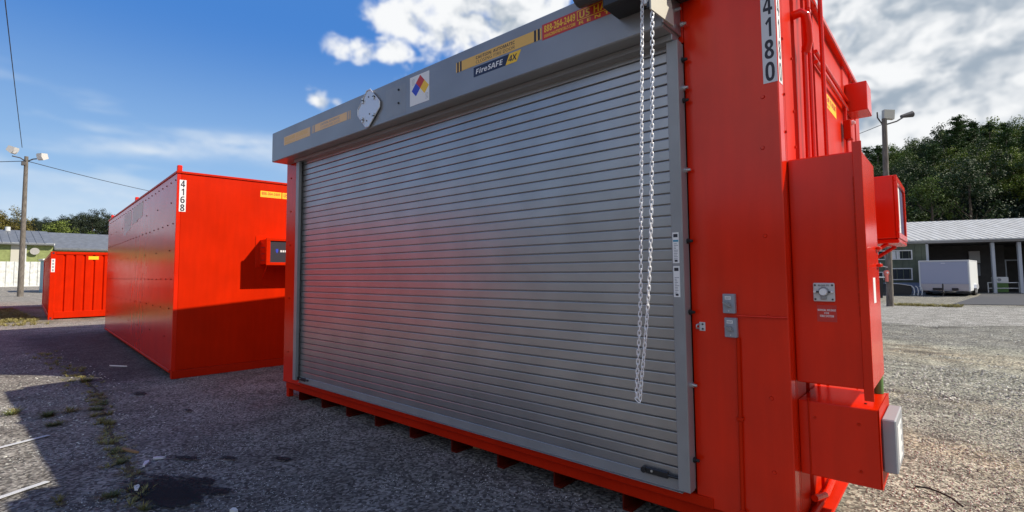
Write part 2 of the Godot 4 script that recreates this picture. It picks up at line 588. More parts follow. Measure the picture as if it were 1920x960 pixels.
func zone(x: float, z: float, n: FastNoiseLite) -> Color:
	var a := n.get_noise_2d(x * 1.0, z * 1.0)
	var b := n.get_noise_2d(x * 5.0 + 90.0, z * 5.0)
	var asphalt := Color(0.385, 0.372, 0.345)
	var c := asphalt.lerp(Color(0.50, 0.48, 0.44), clampf(0.35 + a * 1.2, 0, 1))
	# paler hardstanding out on the open side
	c = c.lerp(Color(0.54, 0.50, 0.43), smoothstep(-2.5, -6.5, x) * smoothstep(1.3, 2.3, z) * 0.9)
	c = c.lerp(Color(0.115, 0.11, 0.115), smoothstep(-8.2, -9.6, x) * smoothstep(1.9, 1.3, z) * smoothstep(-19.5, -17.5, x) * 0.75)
	c = c.lerp(Color(0.68, 0.63, 0.55), smoothstep(-18.5, -20.5, x))
	# dirt and gravel yard beyond the container
	var yard := smoothstep(-0.6, 0.2, x) * smoothstep(0.6, -0.4, z)
	yard = maxf(yard, smoothstep(-3.4, -4.6, z) * smoothstep(-30.0, -20.0, x))
	var st := n.get_noise_2d(x * 2.0 - 30.0, (z - x * 0.12) * 16.0)
	var st2 := n.get_noise_2d(x * 5.0 + 11.0, (z - x * 0.12) * 40.0)
	var zz := z - x * 0.15 + a * 0.9
	var gravel := Color(0.63, 0.635, 0.50).lerp(Color(0.78, 0.78, 0.62), clampf(0.5 + b * 1.2 + st2 * 0.6, 0, 1))
	var dirt := Color(0.88, 0.78, 0.55).lerp(Color(0.74, 0.63, 0.43), clampf(0.5 + st * 1.3, 0, 1))
	var tan_ := exp(-pow((zz + 2.75) / 0.38, 2.0)) + 0.85 * exp(-pow((zz + 5.1) / 0.3, 2.0)) + exp(-pow((zz + 10.0) / 1.0, 2.0)) + 0.4 * exp(-pow((zz + 13.4) / 0.5, 2.0))
	var ground_c := gravel.lerp(dirt, clampf(tan_ * (0.85 + st * 0.9), 0, 1))
	ground_c = ground_c.lerp(Color(0.24, 0.215, 0.17), clampf((st * 0.9 + st2 * 0.9 - 0.24) * 2.2, 0, 0.75))
	ground_c = ground_c.lerp(Color(0.42, 0.41, 0.37), smoothstep(-11.0, -12.5, zz) * 0.7)
	c = c.lerp(ground_c, yard)
	var kerb := z + 16.4 + a * 1.6 + b * 0.5 + x * 0.25
	c = c.lerp(Color(0.17, 0.155, 0.13), exp(-pow((kerb - 0.35) / 0.28, 2.0)) * clampf(0.6 + st2 * 1.5, 0, 1) * yard * smoothstep(-30, -10, x))
	# pale concrete road in front of the open shed
	c = c.lerp(Color(0.74, 0.725, 0.66), smoothstep(0.1, -0.25, kerb) * smoothstep(-27.5, -26.5, z) * smoothstep(-40, -30, x))
	c = c.lerp(Color(0.56, 0.53, 0.43), smoothstep(-27.0, -28.5, z) * smoothstep(-60, -40, x))
	# worn grass verge by the ribbed container
	var lawn := smoothstep(-22.8, -24.2, x + b * 0.8) * smoothstep(-40.0, -32.0, x)
	c = c.lerp(Color(0.27, 0.25, 0.09), lawn * clampf(0.55 + b * 1.2, 0, 1))
	c = c.lerp(Color(0.045, 0.055, 0.025), smoothstep(0.6, 2.0, hill_height(x, z)))
	return c


func ground() -> void:
	var n := FastNoiseLite.new()
	n.seed = 9; n.frequency = 0.12; n.fractal_octaves = 4
	var axis := func(lo: float, hi: float, step: float, far: float) -> PackedFloat32Array:
		var out := PackedFloat32Array()
		var s := step
		var p := lo
		var left := []
		while p > -far:
			s *= 1.13
			p -= s
			left.append(p)
		left.reverse()
		for q in left:
			out.append(q)
		p = lo
		while p < hi:
			out.append(p)
			p += step
		s = step
		while p < far:
			out.append(p)
			s *= 1.13
			p += s
		return out
	var xs: PackedFloat32Array = axis.call(-14.0, 4.0, 0.14, 1800.0)
	var zs: PackedFloat32Array = axis.call(-17.5, 5.0, 0.14, 1800.0)
	var vert := PackedVector3Array()
	var nor := PackedVector3Array()
	var colr := PackedColorArray()
	var idx := PackedInt32Array()
	var hh := func(x: float, z: float) -> float:
		var yard := smoothstep(0.25, 0.9, x) * smoothstep(0.3, -0.8, z) + smoothstep(-3.8, -5.0, z) * smoothstep(-12.0, -5.0, x)
		var y := hill_height(x, z)
		y += clampf(yard, 0, 1) * smoothstep(-18.0, -15.0, z) * (n.get_noise_2d(x * 6.0, z * 6.0) * 0.05 + n.get_noise_2d(x * 22.0, z * 22.0) * 0.02 - 0.03 + 0.0)
		y += n.get_noise_2d(x * 9.0 + 40.0, z * 9.0) * 0.008
		return y
	for z in zs:
		for x in xs:
			var y: float = hh.call(x, z)
			vert.append(Vector3(x, y, z))
			var e := 0.1
			nor.append(Vector3(-(hh.call(x + e, z) - y) / e, 1.0, -(hh.call(x, z + e) - y) / e).normalized())
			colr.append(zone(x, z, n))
	var w := xs.size()
	for j in zs.size() - 1:
		for i in w - 1:
			var a := j * w + i
			idx.append_array([a, a + 1, a + w, a + 1, a + w + 1, a + w])
	var arr := []
	arr.resize(Mesh.ARRAY_MAX)
	arr[Mesh.ARRAY_VERTEX] = vert
	arr[Mesh.ARRAY_NORMAL] = nor
	arr[Mesh.ARRAY_COLOR] = colr
	arr[Mesh.ARRAY_INDEX] = idx
	var am := ArrayMesh.new()
	am.add_surface_from_arrays(Mesh.PRIMITIVE_TRIANGLES, arr)
	structure("ground", am, M.ground)


# ------------------------------------------------------------------ 3. the big container with the roller door
func bolt_shape(n: Vector3, r := 0.014, l := 0.03) -> Shape:
	var s := Shape.new()
	s.cyl(Vector3.ZERO, n * l * 0.4, r * 1.5, r * 1.5, 10)
	s.cyl(n * l * 0.4, n * l, r, r * 0.8, 6)
	return s


func main_container() -> void:
	var t := thing("storage_container", "tall red steel building with wide grey roller door, numbered 4180", "container")
	var W := 6.06
	var H := 3.49
	var D := 3.36
	var X := Vector3.RIGHT
	var Y := Vector3.UP
	var Z := Vector3.BACK
	# frame at the bottom
	mi("base_beam", Shape.new().box(Vector3(-W, 0.109, -0.115), Vector3(0.0, 0.193, -0.04), 0.006), M.red_dull, t)
	mi("base_flange", Shape.new().box(Vector3(-W - 0.06, 0.193, -D - 0.03), Vector3(0.1, 0.205, -0.022), 0.003), M.red_dull, t)
	mi("side_beam", Shape.new().box(Vector3(-0.09, 0.02, -D), Vector3(0.03, 0.1925, -0.116), 0.006), M.red_dull, t)
	mi("side_beam", Shape.new().box(Vector3(-W, 0.109, -D), Vector3(-W + 0.08, 0.1925, -0.116), 0.006), M.red_dull, t)
	for x in [-5.72, -5.14, -4.58, -4.01, -3.41, -2.80, -2.23, -1.65, -1.07, -0.5]:
		var c := Shape.new()
		c.box(Vector3(x, 0.012, -D + 0.06), Vector3(x + 0.012, 0.1085, -0.055))
		c.box(Vector3(x, 0.0, -D + 0.06), Vector3(x + 0.07, 0.0115, -0.055))
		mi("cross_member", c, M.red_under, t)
	mi("corner_foot", Shape.new().box(Vector3(-W + 0.005, 0.0, -0.11), Vector3(-W + 0.075, 0.1085, -0.045), 0.004), M.red_dull, t)
	mi("corner_foot", Shape.new().box(Vector3(-0.09, 0.0, -0.113), Vector3(-0.01, 0.1085, -0.045), 0.004), M.red_dull, t)
	# walls
	mi("front_panel", Shape.new().box(Vector3(-0.535, 0.2055, -0.1), Vector3(0.0, H, 0.0), 0.006), M.red, t)
	mi("front_panel", Shape.new().box(Vector3(-W, 0.2055, -0.1), Vector3(-5.56, H, 0.0), 0.006), M.red, t)
	mi("lintel", Shape.new().box(Vector3(-5.559, 3.06, -0.1), Vector3(-0.536, H, -0.003)), M.red, t)
	mi("door_sill", Shape.new().box(Vector3(-5.559, 0.206, -0.1), Vector3(-0.436, 0.268, 0.012), 0.004), M.red_dull, t)
	mi("end_wall", Shape.new().box(Vector3(-W, 0.2055, -D), Vector3(-W + 0.05, H, -0.101)), M.red, t)
	mi("back_wall", Shape.new().box(Vector3(-W + 0.051, 0.2055, -D), Vector3(-0.051, H, -D + 0.05)), M.red, t)
	mi("inner_lining", Shape.new().box(Vector3(-5.75, 0.2055, -0.9), Vector3(-0.56, 3.05, -0.85)), M.black, t)
	# the sunny side: corner post, panels with upright folds, rear post
	var prof := [Vector2(-0.101, 0.0), Vector2(-0.132, 0.0), Vector2(-0.134, -0.004), Vector2(-0.137, -0.004), Vector2(-0.139, 0.0), Vector2(-0.35, 0.0), Vector2(-0.37, -0.035), Vector2(-0.43, -0.035), Vector2(-0.45, 0.0), Vector2(-0.66, 0.0), Vector2(-0.68, -0.035), Vector2(-0.74, -0.035), Vector2(-0.76, 0.0), Vector2(-0.96, 0.0), Vector2(-0.98, -0.035), Vector2(-1.04, -0.035), Vector2(-1.06, 0.0), Vector2(-1.33, 0.0), Vector2(-1.345, -0.012), Vector2(-2.36, -0.012), Vector2(-2.38, 0.0), Vector2(-2.72, 0.0), Vector2(-2.74, -0.035), Vector2(-2.8, -0.035), Vector2(-2.82, 0.0), Vector2(-3.0, 0.0), Vector2(-3.02, -0.035), Vector2(-3.08, -0.035), Vector2(-3.1, 0.0), Vector2(-D, 0.0)]
	var back := prof.duplicate()
	back.append(Vector2(-D, -0.06)); back.append(Vector2(-0.101, -0.06))
	mi("side_panel", Shape.new().prism(back, Vector3(0, 0.2055, 0), Z, X, Y * (H - 0.2055)), M.red_flat, t)
	mi("roof", Shape.new().box(Vector3(-W - 0.02, H, -D - 0.02), Vector3(0.035, H + 0.045, -0.002), 0.008), M.red, t)
	# header hood over the door
	mi("header_hood", Shape.new().box(Vector3(-5.98, 3.085, 0.002), Vector3(-0.56, 3.47, 0.24), 0.008), M.hood_grey, t)
	mi("hood_lip", Shape.new().box(Vector3(-5.62, 3.045, 0.0), Vector3(-0.56, 3.0845, 0.115), 0.004), M.hood_grey, t)
	mi("hood_end_plate", Shape.new().box(Vector3(-0.5595, 3.10, 0.002), Vector3(-0.548, 3.475, 0.26), 0.002), M.door_grey, t)
	# the roller door
	var door := Node3D.new()
	named(door, "roller_door", t)
	var pitch := 0.0702
	var sp := [Vector2(0, 0.028), Vector2(0.0005, 0.039), Vector2(0.002, 0.042), Vector2(0.005, 0.043), Vector2(0.058, 0.043), Vector2(0.062, 0.042), Vector2(0.0645, 0.038), Vector2(0.0655, 0.031), Vector2(0.0662, 0.028), Vector2(0.0702, 0.028)]
	var slat := Shape.new().sheet(sp, Vector3(-5.520, 0, 0), Y, Z, X * 4.925, Z).mesh()
	for k in 39:
		var sl := mi("slat", slat, M.door_grey, door, Vector3(rng.randf_range(-0.004, 0.004), 0.345 + k * pitch, rng.randf_range(-0.0012, 0.0012)))
		sl.rotation.x = rng.randf_range(-0.018, 0.018)
	mi("bottom_bar", Shape.new().box(Vector3(-5.53, 0.272, -0.005), Vector3(-0.60, 0.344, 0.046), 0.004), M.guide_grey, door)
	mi("weather_strip", Shape.new().box(Vector3(-5.53, 0.2685, 0.01), Vector3(-0.60, 0.2715, 0.055)), M.zinc, door)
	# guides
	for s in [0, 1]:
		var x0 := -0.607 if s == 0 else -5.582
		var x1 := -0.537 if s == 0 else -5.508
		var g := Shape.new()
		g.box(Vector3(x0, 0.30, 0.062), Vector3(x1, 3.044, 0.1), 0.003)
		if s == 0:
			g.box(Vector3(-0.57, 0.30, 0.001), Vector3(-0.5375, 3.044, 0.0615), 0.002)
			g.box(Vector3(-0.5415, 0.30, 0.035), Vector3(-0.5335, 3.044, 0.098), 0.001)
		else:
			g.box(Vector3(-5.575, 0.30, 0.001), Vector3(-5.545, 3.044, 0.0615), 0.002)
		mi("door_guide", g, M.guide_grey, t)
	var head := bolt_shape(Vector3.RIGHT, 0.011, 0.034).mesh()
	for y in [3.16, 2.93, 2.75, 2.67, 2.23, 1.79, 1.357, 0.919, 0.478]:
		mi("bolt", head, M.zinc if rng.randf() < 0.2 else M.black, t, Vector3(-0.5335, y, 0.035))
	for y in [2.9, 2.45, 2.0, 1.3, 0.6]:
		mi("rivet", Shape.new().cyl(Vector3(-5.93, y, 0.0), Vector3(-5.93, y, 0.008), 0.012, 0.009, 8), M.red_dull, t)
	var head2 := Shape.new().cyl(Vector3.ZERO, Vector3.BACK * 0.006, 0.012, 0.009, 8).mesh()
	for p in [Vector2(-0.084, 2.594), Vector2(-0.095, 2.302), Vector2(-0.10, 1.80), Vector2(-0.10, 1.35), Vector2(-0.10, 0.9), Vector2(-0.10, 0.5)]:
		mi("rivet", head2, M.red, t, Vector3(p.x, p.y, 0.0))
	# latches on the bottom bar
	for s in [0, 1]:
		var b := Shape.new()
		var o := Vector3(-0.835, 0.335, 0.047) if s == 0 else Vector3(-5.49, 0.30, 0.047)
		b.box(o, o + Vector3(0.15, 0.04, 0.022), 0.006)
		b.cyl(o + Vector3(-0.02, 0.02, 0.012), o + Vector3(0.225, 0.02, 0.012), 0.009, 0.009, 8)
		b.cyl(o + Vector3(-0.01, 0.02, 0.0), o + Vector3(-0.01, 0.02, 0.03), 0.022, 0.018, 10)
		mi("slide_latch", b, M.black, t)
		mi("latch_pin", Shape.new().cyl(o + Vector3(0.045, 0.024, 0.022), o + Vector3(0.045, 0.024, 0.027), 0.008, 0.008, 8), M.zinc, t)
	hood_signs(t)
	hoist(t)
	wall_fittings(t)
	side_fittings(t)


func plate(called: String, t: Node3D, m: Material, lo: Vector2, hi: Vector2, z: float, d := 0.0012) -> MeshInstance3D:
	return mi(called, Shape.new().box(Vector3(lo.x, lo.y, z), Vector3(hi.x, hi.y, z + d)), m, t)


func hood_signs(t: Node3D) -> void:
	var z := 0.2402
	var f := z + 0.0016
	# amber caution strips with dark end stripes
	for a in [[-2.40, -1.485, 3.300, 3.385, M.amber, M.ink], [-4.90, -4.065, 3.262, 3.352, M.pale_amber, M.grey_ink]]:
		var x0: float = a[0]
		var x1: float = a[1]
		var y0: float = a[2]
		var y1: float = a[3]
		var s := plate("caution_sticker", t, a[4], Vector2(x0, y0), Vector2(x1, y1), z)
		for k in 2:
			for e in [x0 + 0.012 + k * 0.035, x1 - 0.034 - k * 0.035]:
				mi("stripe", Shape.new().prism([Vector2(e, y0), Vector2(e + 0.02, y0), Vector2(e + 0.02, y1), Vector2(e, y1)], Vector3(0, 0, z + 0.0013), Vector3.RIGHT, Vector3.UP, Vector3(0, 0, 0.0003)), a[5], s)
		var cx := (x0 + x1) * 0.5 - 0.01
		lettering(s, "CAUTION: AUTOMATIC", a[5], Vector3(cx, y0 + (y1 - y0) * 0.70, f), 0.42, 0.026)
		lettering(s, "CLOSING FIRE DOOR", a[5], Vector3(cx, y0 + (y1 - y0) * 0.28, f), 0.42, 0.025, 0.0, 0.0, false)
	# dark name sticker with a yellow slanted end
	var n := mi("name_sticker", Shape.new().prism([Vector2(-2.19, 3.205), Vector2(-1.84, 3.205), Vector2(-1.80, 3.285), Vector2(-2.19, 3.285)], Vector3(0, 0, z), Vector3.RIGHT, Vector3.UP, Vector3(0, 0, 0.0012)), M.navy, t)
	mi("sticker_end", Shape.new().prism([Vector2(-1.838, 3.205), Vector2(-1.725, 3.205), Vector2(-1.68, 3.285), Vector2(-1.798, 3.285)], Vector3(0, 0, z), Vector3.RIGHT, Vector3.UP, Vector3(0, 0, 0.0012)), M.yellow, n)
	lettering(n, "FireSAFE", M.white, Vector3(-2.015, 3.245, f), 0.29, 0.044, 0.0, 0.2)
	lettering(n, "4X", M.ink, Vector3(-1.765, 3.245, f), 0.085, 0.046, 0.0, 0.2)
	# phone stickers
	var p := plate("phone_sticker", t, M.sign_red, Vector2(-1.478, 3.287), Vector2(-0.70, 3.402), z)
	lettering(p, "888-264-2449", M.yellow, Vector3(-1.325, 3.363, f), 0.27, 0.052)
	lettering(p, "USHAZMATRENTALS.COM", M.yellow, Vector3(-1.325, 3.312, f), 0.27, 0.024)
	for q in [[-1.175, -0.72, 3.326, 3.331], [-1.175, -0.72, 3.390, 3.395], [-1.175, -1.170, 3.331, 3.390]]:
		plate("border_line", p, M.yellow, Vector2(q[0], q[2]), Vector2(q[1], q[3]), z + 0.0013, 0.0003)
	lettering(p, "US HAZMAT", M.yellow, Vector3(-0.95, 3.361, f), 0.41, 0.048)
	lettering(p, "R E N T A L S", M.yellow, Vector3(-0.95, 3.307, f), 0.42, 0.022)
	p = plate("phone_sticker", t, M.pale_amber, Vector2(-5.63, 3.245), Vector2(-4.95, 3.352), z)
	lettering(p, "888-264-2449", M.amber, Vector3(-5.47, 3.315, f), 0.27, 0.05)
	lettering(p, "USHAZMATRENTALS.COM", M.amber, Vector3(-5.47, 3.266, f), 0.27, 0.022)
	lettering(p, "US HAZMAT", M.amber, Vector3(-5.15, 3.315, f), 0.30, 0.05)
	lettering(p, "R E N T A L S", M.amber, Vector3(-5.15, 3.266, f), 0.30, 0.022)
	# hazard diamond label
	var h := plate("hazard_label", t, M.white, Vector2(-3.035, 3.153), Vector2(-2.757, 3.425), z)
	var c := Vector2(-2.885, 3.293)
	var q := 0.062
	for k in [[0, 1, M.sign_red, "red_field"], [-1, 0, M.sign_blue, "blue_field"], [1, 0, M.yellow, "yellow_field"]]:
		var o := c + Vector2(k[0], k[1]) * q
		mi(k[3], Shape.new().prism([o + Vector2(-q, 0), o + Vector2(0, -q), o + Vector2(q, 0), o + Vector2(0, q)], Vector3(0, 0, z + 0.0013), Vector3.RIGHT, Vector3.UP, Vector3(0, 0, 0.0004)), k[2], h)
	for k in 5:
		for s in [-1, 1]:
			plate("fine_print", h, M.grey_ink, Vector2(c.x + s * 0.098 - 0.022, 3.365 - k * 0.012 + (0.03 if s < 0 else -0.14)), Vector2(c.x + s * 0.098 + 0.018, 3.368 - k * 0.012 + (0.03 if s < 0 else -0.14)), z + 0.0013, 0.0003)
	# placard holder: clipped diamond with clips
	var hc := Vector3(-3.695, 3.283, z)
	var dia := [Vector2(-0.045, -0.185), Vector2(0.01, -0.185), Vector2(0.195, -0.03), Vector2(0.195, 0.03), Vector2(0.03, 0.19), Vector2(-0.03, 0.19), Vector2(-0.195, 0.03), Vector2(-0.195, -0.03)]
	var pl := mi("placard_holder", Shape.new().prism(dia, hc + Vector3(0, 0, 0.012), Vector3.RIGHT, Vector3.UP, Vector3(0, 0, 0.006)), M.aluminium, t)
	var rim := Shape.new()
	for i in 8:
		var a3 := hc + Vector3(dia[i].x, dia[i].y, 0.018)
		var b3 := hc + Vector3(dia[(i + 1) % 8].x, dia[(i + 1) % 8].y, 0.018)
		rim.cyl(a3, b3, 0.007, 0.007, 6)
	mi("rim", rim, M.aluminium, pl)
	for a in [Vector2(0.10, 0.10), Vector2(-0.10, 0.10), Vector2(0.10, -0.10), Vector2(-0.10, -0.10)]:
		var k3 := hc + Vector3(a.x, a.y, 0.02)
		mi("clip", Shape.new().box(k3 - Vector3(0.008, 0.03, 0.0), k3 + Vector3(0.008, 0.03, 0.014), 0.003), M.zinc, pl)
		mi("clip_slot", Shape.new().box(k3 - Vector3(0.014, 0.004, 0.0), k3 + Vector3(0.014, 0.004, 0.0155)), M.black, pl)
	for a in [Vector2(0.0, 0.12), Vector2(0.02, -0.06), Vector2(-0.03, -0.12)]:
		var k3 := hc + Vector3(a.x, a.y, 0.018)
		mi("screw", Shape.new().cyl(k3, k3 + Vector3(0, 0, 0.004), 0.008, 0.008, 8), M.lamp_dark, pl)
	plate("bare_patch", t, M.guide_grey, Vector2(-3.42, 3.12), Vector2(-3.10, 3.40), 0.2398, 0.001)
	for y in [3.36, 3.23]:
		mi("bolt", Shape.new().cyl(Vector3(-3.21, y, 0.2405), Vector3(-3.21, y, 0.25), 0.012, 0.009, 8), M.black, t)


func hoist(t: Node3D) -> void:
	# gear motor on the hood, its bracket and the chain wheel guard
	var m := Shape.new()
	m.box(Vector3(-0.86, 3.22, 0.2405), Vector3(-0.60, 3.62, 0.44), 0.012)
	mi("hoist_motor", m, M.black, t)
	mi("motor_cover", Shape.new().cyl(Vector3(-0.88, 3.44, 0.34), Vector3(-1.10, 3.44, 0.34), 0.085, 0.085, 18), M.lamp_dark, t)
	mi("conduit", Shape.new().tube([Vector3(-0.70, 3.30, 0.44), Vector3(-0.69, 3.27, 0.455), Vector3(-0.685, 3.33, 0.46), Vector3(-0.68, 3.5, 0.46)], 0.007, 6), M.white, t)
	var b := Shape.new()
	b.prism([Vector2(0.13, 3.118), Vector2(0.13, 3.19), Vector2(0.16, 3.26), Vector2(0.22, 3.45), Vector2(0.44, 3.45), Vector2(0.44, 3.103)], Vector3(-0.5478, 0, 0), Vector3.BACK, Vector3.UP, Vector3(0.009, 0, 0))
	mi("hoist_bracket", b, M.beige, t)
	mi("chain_tube", Shape.new().cyl(Vector3(-0.585, 3.16, 0.405), Vector3(-0.585, 3.50, 0.405), 0.014, 0.014, 10), M.white, t)
	mi("chain_wheel", Shape.new().cyl(Vector3(-0.60, 3.36, 0.395), Vector3(-0.555, 3.36, 0.395), 0.06, 0.06, 20), M.lamp_dark, t)
	mi("chain_guard", Shape.new().box(Vector3(-0.58, 3.13, 0.38), Vector3(-0.552, 3.17, 0.415), 0.004), M.black, t)
	var g := Shape.new()
	g.box(Vector3(-0.547, 3.30, 0.02), Vector3(-0.44, 3.46, 0.17), 0.01)
	g.cyl(Vector3(-0.547, 3.38, 0.25), Vector3(-0.46, 3.38, 0.25), 0.075, 0.075, 18)
	mi("gear_housing", g, M.black, t)
	mi("gear_strap", Shape.new().box(Vector3(-0.4395, 3.285, 0.04), Vector3(-0.432, 3.48, 0.065)), M.beige, t)
	mi("bolt", Shape.new().cyl(Vector3(-0.5475, 3.245, 0.075), Vector3(-0.515, 3.245, 0.075), 0.012, 0.01, 8), M.zinc, t)
	# the endless pull chain
	var chain := thing("hoist_chain", "bright galvanized pull chain hanging in a long loop before the grey roller door", "chain", Vector3(-0.63, 0.86, 0.4))
	var ring := []
	for k in 13:
		var a := TAU * k / 12.0
		var c := Vector3(cos(a) * 0.0085, sin(a) * 0.0085, 0)
		c.y += 0.0095 * signf(sin(a)) if absf(sin(a)) > 0.01 else 0.0
		ring.append(c)
	ring[0] = Vector3(0.0085, 0, 0); ring[6] = Vector3(-0.0085, 0, 0); ring[12] = ring[0]
	var link := Shape.new().tube(ring, 0.0033, 6).mesh()
	var path := Curve3D.new()
	path.bake_interval = 0.005
	path.add_point(Vector3(-0.606, 3.40, 0.40))
	path.add_point(Vector3(-0.662, 1.63, 0.40), Vector3(0.012, 0.4, 0), Vector3(-0.012, -0.4, 0))
	path.add_point(Vector3(-0.706, 0.90, 0.40), Vector3(0.0, 0.12, 0), Vector3(0.0, -0.02, 0))
	path.add_point(Vector3(-0.696, 0.872, 0.40), Vector3(-0.008, 0, 0), Vector3(0.008, 0, 0))
	path.add_point(Vector3(-0.684, 0.90, 0.40), Vector3(0.0, -0.02, 0), Vector3(0.01, 0.12, 0))
	path.add_point(Vector3(-0.607, 1.63, 0.40), Vector3(-0.03, -0.4, 0), Vector3(0.03, 0.4, 0))
	path.add_point(Vector3(-0.545, 3.40, 0.40))
	var L := path.get_baked_length()
	var step := 0.0272
	var i := 0
	var s := 0.0
	while s < L - 0.01:
		var p := path.sample_baked(s)
		var d := (path.sample_baked(minf(s + 0.01, L)) - path.sample_baked(maxf(s - 0.01, 0.0))).normalized()
		var x := (Vector3.RIGHT - d * d.x).normalized() if absf(d.x) < 0.9 else Vector3(0, 1, 0)
		x = (x - d * x.dot(d)).normalized()
		var tw := (PI * 0.5 if i % 2 else 0.0) + 0.35 + s * 0.4 + rng.randf_range(-0.2, 0.2)
		var b2 := Basis(x, d, x.cross(d)) * Basis(Vector3.UP, tw)
		var o := mi("link", link, M.chain_zinc, chain)
		o.transform = Transform3D(b2, p - chain.position)
		i += 1
		s += step


func number_sign(t: Node3D, digits: String, center: Vector3, w: float, h: float, turn: float, m: Material) -> void:
	var s := mi("number_sticker", Shape.new().box(Vector3(-w * 0.5, -h * 0.5, 0.0003), Vector3(w * 0.5, h * 0.5, 0.0015)), m, t, center)
	s.rotation.y = turn
	var n := digits.length()
	var dh := h / n
	for k in n:
		lettering(s, digits[k], M.ink, Vector3(0, h * 0.5 - dh * (k + 0.5), 0.002), w * (0.66 if digits[k] != "1" else 0.42), dh * 0.86, 0.0, 0.0, true, "digit")


func wall_fittings(t: Node3D) -> void:
	number_sign(t, "4180", Vector3(-0.04, 2.925, 0.0), 0.074, 0.515, 0.0, M.sticker_grey)
	number_sign(t, "4180", Vector3(0.0, 2.925, -0.05), 0.074, 0.515, PI * 0.5, M.white)
	# two small switch boxes and their conduit
	for k in 2:
		var y := 1.415 - k * 0.138
		var x := -0.302 + k * 0.006
		var s := mi("switch_box", Shape.new().box(Vector3(x - 0.034, y - 0.056, 0.0), Vector3(x + 0.034, y + 0.056, 0.032), 0.003), M.switch_grey, t)
		mi("label", Shape.new().box(Vector3(x - 0.02, y + 0.024, 0.0322), Vector3(x + 0.014, y + 0.042, 0.0332)), M.white, s)
		lettering(s, "LIGHTS" if k == 0 else "EXHAUST", M.ink, Vector3(x - 0.003, y + 0.033, 0.0338), 0.028, 0.008)
		var kn := Shape.new()
		kn.cyl(Vector3(x - 0.004, y - 0.006, 0.032), Vector3(x - 0.004, y - 0.006, 0.041), 0.016, 0.014, 14)
		kn.prism([Vector2(-0.026, 0.012), Vector2(-0.022, 0.02), Vector2(0.022, -0.006), Vector2(0.018, -0.014)], Vector3(x - 0.004, y - 0.008, 0.041), Vector3.RIGHT, Vector3.UP, Vector3(0, 0, 0.009))
		mi("knob", kn, M.guide_grey, s)
		mi("screw", Shape.new().cyl(Vector3(x, y - 0.042, 0.032), Vector3(x, y - 0.042, 0.034), 0.004, 0.004, 8), M.zinc, s)
	var c := Shape.new()
	c.cyl(Vector3(-0.262, 1.22, 0.014), Vector3(-0.270, 0.206, 0.014), 0.0105, 0.0105, 10)
	for y in [0.75, 0.235]:
		c.box(Vector3(-0.285, y, 0.0), Vector3(-0.247, y + 0.022, 0.027), 0.003)
	mi("conduit", c, M.red_dull, t)
	mi("conduit", Shape.new().tube([Vector3(-0.262, 1.346, 0.014), Vector3(-0.2, 1.346, 0.012), Vector3(-0.0, 1.346, 0.008)], 0.006, 8), M.red, t)
	# bracket tag beside the guide
	var tg := mi("hasp_plate", Shape.new().box(Vector3(-0.487, 1.245, 0.0), Vector3(-0.452, 1.297, 0.004), 0.001), M.sticker_grey, t)
	mi("staple", Shape.new().tube([Vector3(-0.485, 1.256, 0.002), Vector3(-0.495, 1.262, 0.03), Vector3(-0.495, 1.28, 0.03), Vector3(-0.485, 1.287, 0.002)], 0.005, 6), M.zinc, tg)
	mi("screw", Shape.new().cyl(Vector3(-0.466, 1.285, 0.004), Vector3(-0.466, 1.285, 0.009), 0.006, 0.006, 8), M.black, tg)
	mi("screw", Shape.new().cyl(Vector3(-0.466, 1.257, 0.004), Vector3(-0.466, 1.257, 0.009), 0.006, 0.006, 8), M.black, tg)
	# printed labels on the guide
	for k in 2:
		var y0 := 1.655 - k * 0.206
		var g := plate("guide_label", t, M.white, Vector2(-0.599, y0), Vector2(-0.559, y0 + 0.188), 0.1002)
		for j in 16:
			if (j == 3 and k == 0):
				plate("print_line", g, M.teal, Vector2(-0.596, y0 + 0.13), Vector2(-0.562, y0 + 0.142), 0.1015, 0.0003)
			elif j > 4:
				var wln := rng.randf_range(0.012, 0.028)
				plate("print_line", g, M.grey_ink, Vector2(-0.592, y0 + 0.165 - j * 0.0098), Vector2(-0.592 + wln, y0 + 0.169 - j * 0.0098), 0.1015, 0.0003)
		plate("print_block", g, M.ink, Vector2(-0.593, y0 + 0.158), Vector2(-0.566, y0 + 0.178), 0.1015, 0.0003)
		plate("print_block", g, M.ink, Vector2(-0.588, y0 + 0.008), Vector2(-0.57, y0 + 0.02), 0.1015, 0.0003)


